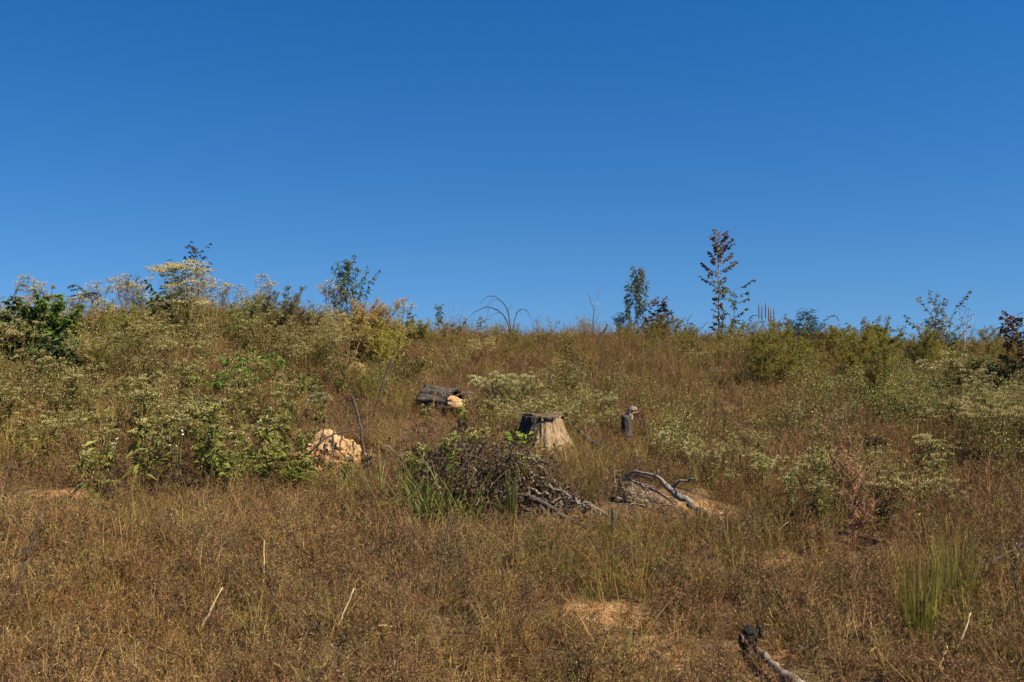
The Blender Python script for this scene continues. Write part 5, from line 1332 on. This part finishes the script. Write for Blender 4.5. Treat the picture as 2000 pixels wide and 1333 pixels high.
# ------------------------------------------------------------------ feathery bushes
def sky_fennel(px, Y, ptop, label, **kw):
    p = spot(px, Y); kw['h'] = topx(px, ptop, Y) - p[2]; t = fennel(label, **kw); t.location = p; return t
GOLD = [(.38, .30, .08), (.44, .35, .11), (.30, .25, .06), (.48, .36, .15)]
sky_fennel(722, 16.6, 574, 'golden feathery bush leaning right beside the dark green sapling', n_stem=24, spread=.65, nb=26, threads=40, cols=GOLD, tipc=[(.48, .36, .18), (.42, .30, .15)])
sky_fennel(752, 16.2, 604, 'lower golden-green feathery bush at the foot of the golden one', n_stem=12, spread=.5, nb=20, threads=30, cols=GOLD + FENNEL)
sky_fennel(540, 17.2, 556, 'pale olive wispy bush on the skyline of the left rise', n_stem=18, spread=.55, nb=24, threads=36, cols=[(.17, .16, .075), (.22, .20, .10), (.13, .13, .06)])
sky_fennel(602, 17.6, 584, 'small pale wispy bush between the olive bush and the dark sapling', n_stem=10, spread=.4, nb=18, threads=26, cols=[(.16, .15, .08), (.2, .18, .1)])
sky_fennel(258, 19, 520, 'hazy purplish plume behind the slender cream-headed weed', n_stem=3, spread=.3, nb=18, threads=16, cols=[(.14, .10, .10), (.17, .13, .12)])
sky_fennel(1690, 20, 634, 'big yellow-green feathery bush below the right skyline', n_stem=28, spread=.8, nb=28, threads=44, cols=FENNEL + [(.22, .20, .05)])
sky_fennel(1655, 18, 668, 'second yellow-green feathery bush, lower left of the big one', n_stem=14, spread=.5, nb=22, threads=36)
BRNF = [(.24, .18, .07), (.30, .21, .09), (.19, .15, .05), (.26, .16, .07)]
sky_fennel(1290, 24.5, 612, 'brownish feathery bush under the low rusty-leaved sapling', n_stem=14, spread=.5, nb=22, threads=34, cols=BRNF)
sky_fennel(1230, 25, 636, 'olive feathery bush at the foot of the grey-green sapling', n_stem=10, spread=.5, nb=18, threads=30)
sky_fennel(1545, 22.5, 622, 'pale olive feathery bush left of the blue-green shrub', n_stem=12, spread=.5, nb=20, threads=30, cols=FENNEL + BRNF)
sky_fennel(1610, 22, 634, 'brown-tipped feathery bush right of the blue-green shrub', n_stem=10, spread=.45, nb=18, threads=30, cols=BRNF)
sky_fennel(1420, 23.5, 640, 'olive feathery bush below the tallest sapling', n_stem=12, spread=.5, nb=20, threads=30)
sky_fennel(890, 22, 618, 'brown feathery bush on the skyline right of the tiny leafy seedling', n_stem=10, spread=.5, nb=18, threads=30, cols=BRNF)
sky_fennel(820, 20, 622, 'olive feathery bush on the skyline below the low dark seedling', n_stem=12, spread=.55, nb=20, threads=30)
sky_fennel(470, 17.6, 572, 'pale green wispy bush on the skyline between the small cream-headed weed and the olive bush', n_stem=12, spread=.5, nb=20, threads=28, cols=[(.20, .20, .08), (.25, .24, .11), (.15, .16, .06)])
fk = [fennel('feathery bush', h=rng.uniform(1.0, 1.3), n_stem=11, spread=.46, nb=20, threads=28, cols=FENNEL + ([(.2, .15, .09)] if q % 2 else [(.12, .13, .04)])) for q in range(5)]
sow(fk[1::2] + fk[:1], 12, in_fan(0, 820, 13, 20), 'yellow-brown feathery bush', 'feathery bushes of the left bank', .7, (.5, .85), 34)
sow(fk, 34, in_fan(1480, 2030, 15.5, 22.5), 'yellow-green feathery bush', 'feathery bushes of the right slope', .45, (.6, 1.05), 31)
sow(fk, 14, in_fan(1100, 1500, 22, 27), 'olive feathery bush', 'feathery bushes of the ridge', .5, (.45, .85), 32)
sow(fk, 10, in_fan(780, 1180, 19, 25), 'olive feathery bush', 'feathery bushes above the log', .6, (.4, .65), 33)

# ------------------------------------------------------------------ plumed grasses and spikes on the skyline
def plume_grass(px, Y, ptop, label, n=5, spread=.12, arc=.5, side=1, cols=None, name='plumed_grass', dense=60):
    p = spot(px, Y); h = topx(px, ptop, Y) - p[2]; t = thing(name, p, label, 'grass')
    st = MB(); hd = MB(); cols = cols or [(.26, .19, .13), (.33, .25, .17), (.20, .14, .10)]
    for k in range(n):
        s_ = rng.uniform(.75, 1); x_ = rng.normal(0, spread); ar = arc * rng.uniform(.5, 1.2) * side
        pts = smooth_path([[x_ * .2, 0, -.03], [x_ * .7, rng.normal(0, .05), h * .6 * s_], [x_ + ar * .35, rng.normal(0, .06), h * s_], [x_ + ar, 0, h * s_ * (1 - .12 * abs(arc))]], 14, .004)
        path_segs(st, pts, np.linspace(.004, .0012, 14), (.20, .15, .07))
        q = rng.uniform(.55, 1, dense); Lp = np.stack([np.interp(q, np.linspace(0, 1, 14), pts[:, i]) for i in range(3)], 1)
        tg = unit(np.stack([np.interp(q, np.linspace(0, 1, 14), np.gradient(pts[:, i])) for i in range(3)], 1))
        leaves(hd, Lp, unit(tg + rng.normal(size=(dense, 3)) * .35 + [0, 0, -.1]), rng.uniform(.03, .08, dense), .009, pal(cols, dense, .2), 0)
    st.build('stalk', M_STEM, t); f = hd.build('plume', M_DRY, t); f['kind'] = 'stuff'
    n2 = 40; bl = MB(); az = rng.random(n2) * 6.283
    blades(bl, np.stack([np.cos(az) * .05, np.sin(az) * .05, np.full(n2, -.03)], 1), az, h * rng.uniform(.4, .75, n2), .008, .15, .9, pal(OLIVE + STRAW, n2), 4); f = bl.build('blades', M_DRY, t); f['kind'] = 'stuff'
    return t
GREYP = [(.15, .14, .095), (.20, .18, .12), (.10, .10, .07)]
plume_grass(186, 18, 545, 'tall grey plumed grass fanning left on the left skyline', n=7, spread=.14, arc=.35, side=-1, cols=GREYP, dense=110)
plume_grass(200, 18, 570, 'low arching plumed grass beside the fanning one', n=5, spread=.2, arc=.8, side=-1, cols=GREYP)
plume_grass(98, 17.2, 545, 'thin pale plume rising out of the sumac-like bush', n=2, spread=.03, arc=.05)
plume_grass(54, 17.2, 540, 'pair of pale bent plumes left of the sumac-like bush', n=2, spread=.05, arc=.25)
plume_grass(18, 17.2, 553, 'pale plume leaning over the far left bushes', n=3, spread=.06, arc=.2)
plume_grass(135, 17.2, 577, 'short rosy plumed grass right of the sumac-like bush', n=6, spread=.18, arc=.12, cols=[(.22, .14, .12), (.28, .2, .15)])
plume_grass(1642, 22, 602, 'single pinkish plume leaning left on the right skyline', n=1, spread=.01, arc=.35, side=-1, cols=[(.30, .22, .19), (.24, .17, .15)], dense=90)
plume_grass(1670, 21, 622, 'short pale grass plumes on the right skyline', n=4, spread=.3, arc=.1)
for i, (px, ptop) in enumerate([(1482, 590), (1488, 594), (1495, 588), (1501, 596), (1505, 602), (1511, 600)]):
    p = spot(px, 24); h = topx(px, ptop, 24) - p[2]; t = thing('brown_spike', p, 'brown seed spike on a bare stalk in the row right of the tallest sapling', 'seed spike', 'brown seed spikes on the ridge')
    st = MB(); segs(st, [[0, 0, -.02]], [[0, 0, h * .7]], .005, .004, (.14, .1, .06)); st.build('stalk', M_STEM, t)
    hd = MB(); tube(hd, [[0, 0, h * .68], [0, 0, h * .72], [.002, 0, h * .9], [.004, 0, h]], [.006, .014, .013, .003], 7, (.12, .065, .05), .1); hd.build('seed_head', M_STEM, t, True)

# ------------------------------------------------------------------ bare twigs on the ridge
y_ = 24.0
def ridge_branch(ctrl, rad, label, twigs, y=24.0, name='bare_branch', mat=None):
    base = spot(ctrl[0][0], y); pts = [base - [0, 0, .05]] + [P(a, b, y) for a, b in ctrl]
    return branchy(name, pts, rad, mat or M_STICK, label, 'branch', sides=6, n=20, wob=.008, twigs=[([P(a, b, y + .02) for a, b in tp], tr_) for tp, tr_ in twigs], foot=base)
ridge_branch([(997, 632), (992, 606), (982, 590), (968, 578), (950, 580), (938, 594)], [.016, .016, .013, .010, .007, .003], 'tall bare branch arching left over the ridge',
             [([(968, 578), (955, 590), (946, 612)], [.005, .002]), ([(982, 590), (970, 584), (958, 592), (952, 606)], [.005, .002]), ([(992, 606), (1000, 596)], [.005, .002])])
ridge_branch([(996, 634), (980, 612), (966, 602), (950, 600), (932, 606), (916, 620)], [.02, .018, .014, .012, .009, .004], 'lower bare branch bowing left beneath the tall arching one',
             [([(954, 600), (952, 612), (950, 628)], [.005, .002]), ([(978, 611), (962, 613), (948, 622)], [.006, .002])])
ridge_branch([(1001, 632), (1010, 608), (1020, 604), (1030, 606), (1038, 620)], [.014, .012, .010, .007, .003], 'short bare branch bending right on the ridge', [([(1024, 604), (1032, 614), (1036, 626)], [.004, .002]), ([(1015, 606), (1018, 618)], [.004, .002])])
ridge_branch([(1158, 634), (1160, 606), (1153, 586), (1148, 574)], [.012, .010, .007, .004], 'crooked bare twig standing on the ridge left of the saplings', [([(1160, 612), (1164, 604)], [.005, .002])], 23.5)
t = dead_weed('ghostly thin pale weed skeleton beside the crooked twig', None, h=topx(1167, 562, 23.6) - spot(1167, 23.6)[2], n_stem=1, nb=22, blen=.35, spread=.1, cols=[(.30, .24, .22), (.24, .18, .17)], up=.9, r0=.005, twigs=3); t.location = spot(1167, 23.6)
ridge_branch([(1170, 656), (1182, 646), (1187, 634)], [.02, .024, .018], 'short dark broken stub tilted up on the ridge', [], 23, 'broken_stub')
ridge_branch([(1340, 640), (1344, 626), (1352, 615)], [.012, .009, .005], 'small bare twig slanting right of the rusty sapling', [], 24.5)
ridge_branch([(1360, 650), (1372, 640), (1384, 628)], [.012, .009, .005], 'long thin bare twig leaning towards the tallest sapling', [([(1370, 642), (1371, 630)], [.004, .002])], 24.5)
ridge_branch([(1374, 664), (1386, 656), (1398, 648)], [.02, .018, .012], 'dark fallen branch at the foot of the tallest sapling', [([(1380, 660), (1378, 646)], [.006, .003]), ([(1388, 655), (1394, 664)], [.006, .003])], 24)
ridge_branch([(652, 600), (664, 592), (672, 580)], [.024, .020, .012], 'reddish bent twig at the foot of the dark green sapling', [([(664, 592), (655, 588)], [.01, .004])], 19.8)

# ------------------------------------------------------------------ dead weeds standing in the meadow
PURP = [(.15, .08, .055), (.19, .11, .07), (.12, .07, .052), (.23, .135, .085)]
def meadow_dead(px, py, ptop, label, **kw):
    p = at(px, py); kw['h'] = (py - ptop) * p[1] / F; t = dead_weed(label, **kw); t.location = p; return t
meadow_dead(1668, 1066, 858, 'tall reddish-brown dead weed with many forked stems at right', n_stem=4, nb=30, blen=.32, spread=.24, cols=[(.24, .13, .085), (.30, .17, .11), (.18, .10, .07)], flecks=450, fleck_cols=[(.32, .19, .11), (.42, .28, .16), (.25, .14, .09)], r0=.008, big=1.0)
meadow_dead(1742, 1076, 900, 'single straight dark spike of a dead weed right of the forked one', n_stem=1, nb=40, blen=.05, spread=.02, cols=PURP, r0=.008, twigs=1, flecks=60)
meadow_dead(1552, 950, 820, 'slim upright dead stem left of the forked dead weed', n_stem=1, nb=18, blen=.06, spread=.03, cols=PURP, r0=.006, twigs=1)
meadow_dead(1675, 860, 765, 'dark upright dead weed at the front of the right thicket', n_stem=2, nb=26, blen=.12, spread=.06, cols=PURP, r0=.006)
meadow_dead(1775, 1090, 880, 'orange-brown dead stem behind the rush clump', n_stem=1, nb=20, blen=.10, spread=.04, cols=[(.24, .13, .05), (.2, .1, .05)], r0=.005, flecks=60)
meadow_dead(1985, 1000, 860, 'thin dead stalk near the right edge', n_stem=1, nb=12, blen=.12, spread=.04, cols=PURP, r0=.005)
meadow_dead(1930, 1010, 850, 'reddish dead stalk left of the one near the right edge', n_stem=2, nb=14, blen=.14, spread=.08, cols=[(.24, .12, .06), (.18, .1, .06)], r0=.005)
meadow_dead(1152, 770, 690, 'V-shaped dark dead weed on the middle slope', n_stem=3, nb=18, blen=.3, spread=.25, cols=PURP, r0=.007)
meadow_dead(1135, 780, 705, 'thin dark dead weed left of the V-shaped one', n_stem=1, nb=16, blen=.3, spread=.1, cols=PURP, r0=.006)
meadow_dead(1318, 800, 700, 'dark dead stem above the broken snag', n_stem=1, nb=16, blen=.25, spread=.1, cols=PURP, r0=.006)
dkk = [dead_weed('dead weed', h=rng.uniform(.55, .8), n_stem=rng.integers(1, 4), nb=20, blen=.18, spread=.14, cols=PURP + BROWN, flecks=120, fleck_cols=BROWN + STRAW, r0=.0045) for _ in range(5)]
sow(dkk, 45, in_fan(880, 2020, 10, 22), 'thin brown dead weed', 'dead weeds of the meadow', .5, (.6, 1.15), 41)
sow(dkk, 22, in_fan(-40, 880, 9, 20), 'thin brown dead weed', 'dead weeds at the left', .5, (.6, 1.1), 42)
sow(dkk, 40, in_fan(-60, 2060, 20, 27), 'brown dead weed', 'dead weeds of the ridge', .5, (.7, 1.25), 43)

# ------------------------------------------------------------------ rushes and grass clumps one can point to
RUSH = [(.16, .24, .034), (.22, .28, .045), (.11, .17, .03), (.28, .29, .07), (.22, .18, .055)]
def clump(px, py, ptop, label, n=90, r=.12, w=.006, lean=.09, bend=.22, cols=RUSH, tips=None, name='grass_clump', cat='grass'):
    p = at(px, py); h = (py - ptop) * p[1] / F; mb = tuft(cols, h, n, w, lean, bend, r, tips); o = mb.build(name, M_LEAF); o.location = p
    return tag(o, label, cat, None, 'thing')
TIP = [(.24, .13, .05), (.28, .18, .08), (.2, .12, .05)]
clump(1798, 1262, 1035, 'upright green rush clump nearest at right', 130, .085, .0065, .08, .22, RUSH, TIP, 'rush_clump', 'rushes')
clump(1822, 1205, 1035, 'green rush clump right of the nearest one', 110, .11, .006, .09, .22, RUSH, TIP, 'rush_clump', 'rushes')
clump(1860, 1175, 1010, 'rearmost green rush clump at right', 120, .13, .006, .09, .22, RUSH, TIP, 'rush_clump', 'rushes')
clump(1768, 1235, 1080, 'few yellow rush stems leaning left of the rush clumps', 12, .03, .005, .15, .1, [(.3, .25, .06)], TIP, 'rush_clump', 'rushes')
clump(1800, 1275, 1205, 'bleached dead blades splayed at the foot of the nearest rush clump', 40, .12, .006, .7, 1.1, [(.36, .26, .13), (.28, .19, .09), (.22, .14, .07)], None, 'bleached_grass', 'grass')
clump(1628, 1030, 935, 'yellow-green grass clump left of the forked dead weed', 50, .12, .006, .08, .2)
clump(1955, 1010, 920, 'small green grass clump near the right edge', 24, .05, .006, .05, .2)
clump(1460, 1095, 1030, 'grey-green grass clump below the root wood', 60, .12, .005, .3, .5, OLIVE + GREEN)
clump(545, 850, 730, 'tall olive grass clump behind the leafy weeds at left', 80, .18, .006, .08, .15, RUSH + OLIVE, TIP)
clump(1085, 775, 690, 'tawny upright grass clump on the middle slope', 90, .25, .007, .08, .2, TAWNY, TIP)
clump(1330, 770, 690, 'tawny upright grass clump above the broken snag', 90, .25, .007, .08, .2, TAWNY + OLIVE, TIP)
clump(1000, 1048, 900, 'narrow upright green shoot standing before the brush heap', 70, .035, .006, .05, .05, [(.10, .13, .03), (.13, .16, .035), (.16, .16, .05)], None, 'green_shoot', 'plant')
BROADG = [(.08, .12, .026), (.12, .155, .036), (.05, .08, .02), (.17, .17, .055)]
for px, py, ptop, lab in ((770, 1005, 905, 'leftmost broad-bladed green grass clump at the brush heap'), (800, 1030, 900, 'tall broad-bladed green grass clump second from the left'), (835, 1035, 920, 'broad-bladed green grass clump in the middle of the row'),
                          (872, 1035, 905, 'broad-bladed green grass clump with bleached tips'), (905, 1030, 930, 'broad-bladed green grass clump at the brush heap front'), (690, 985, 930, 'small green grass clump under the crooked stick'), (735, 985, 925, 'arching green grass clump left of the broad-bladed row'), (660, 970, 925, 'low arching green grass clump before the clay mound'), (850, 985, 890, 'green grass clump rising behind the broad-bladed row'), (935, 1040, 970, 'low green grass clump at the brush heap foot')):
    clump(px, py, ptop - 40, lab, 46, .20, .014, .30, 1.7, BROADG, [(.14, .16, .045), (.24, .20, .09), (.19, .19, .06)])
clump(878, 1020, 930, 'few bleached bent blades in front of the brush heap', 6, .04, .014, .3, 1.3, [(.40, .30, .16), (.30, .2, .1)], None, 'bleached_grass', 'grass')
for px, py, ptop, lab in ((130, 1085, 1010, 'green grass clump at left beyond the bare stem'), (190, 1120, 1040, 'olive grass clump in the open weeds at left'), (490, 1333, 1240, 'yellow-green grass clump at the lower left edge of the grass'), (1250, 1270, 1215, 'small bright green grass clump beside the clay patch'),
                          (1200, 1290, 1235, 'grey-green grass tuft on the clay patch'), (1120, 1140, 1100, 'fresh green grass clump leaning left above the clay patch'), (1880, 1010, 960, 'grass clump under the right thicket'), (130, 1275, 1235, 'low green sprig in the orange weeds at lower left')):
    clump(px, py, ptop, lab, 45, .09, .0055, .25, .6, OLIVE + GREEN)

# tussocks standing out of the low cover
tk = []
for q in range(5):
    o = tuft([OLIVE, OLIVE + STRAW, TAWNY + OLIVE, GREEN + OLIVE, STRAW + TAWNY][q], rng.uniform(.42, .52), 60, .0045, .30, 1.1, .07, STRAW + OLIVE).build('grass_tussock', M_DRY)
    tk.append(tag(o, 'grass tussock', 'grass', None, 'thing'))
LANDMARKS += [(412, 1190, 'the bleached leaning straw'), (675, 1190, 'the pale slanting straw'), (515, 1100, 'the upright pale straw'), (748, 1224, 'the flat straw'), (1190, 1208, 'the orange clay patch'), (1465, 1245, 'the blackened stub'), (1535, 1108, 'the pale soil patch'),
              (862, 1100, 'the bowed grey stem'), (1197, 1030, 'the short stake'), (45, 1110, 'the wispy far left stalk'), (870, 1000, 'the broad-bladed grass'), (1800, 1150, 'the rush clumps')]
r3 = np.random.default_rng(50)
def tuss(r):
    g = GRASSY[r.integers(0, len(GRASSY))]
    px, py = (r.normal(g[0], g[2] * .6), r.normal(g[1], g[3] * .6)) if r.random() < .7 else (r.uniform(0, 2000), r.uniform(960, 1330))
    if not (960 < py < 1400 and -40 < px < 2040): return None
    return at(px, py)
sow(tk, 60, tuss, 'grass tussock', 'grass tussocks in the foreground', .28, (.55, 1.05), 51)

# things that still share a description are told apart from left to right
same = {}
for o in COL.objects:
    if o.parent is None and SAID.get(o.get('label'), 0) > 1: same.setdefault(o['label'], []).append(o)
for lab, obs in same.items():
    obs.sort(key=lambda o: o.location.x / o.location.y)
    n = len(obs)
    words = ['leftmost'] + [w + '-from-left' for w in ('second', 'third', 'fourth', 'fifth', 'sixth', 'seventh', 'eighth', 'ninth', 'tenth', 'eleventh', 'twelfth')]
    for k, o in enumerate(obs):
        o['label'] = ('rightmost' if k == n - 1 else 'middle' if n == 3 and k == 1 else words[min(k, len(words) - 1)]) + ' ' + lab
print('labels', len(SAID), sum(SAID.values()))
print('objects', len(bpy.data.objects))
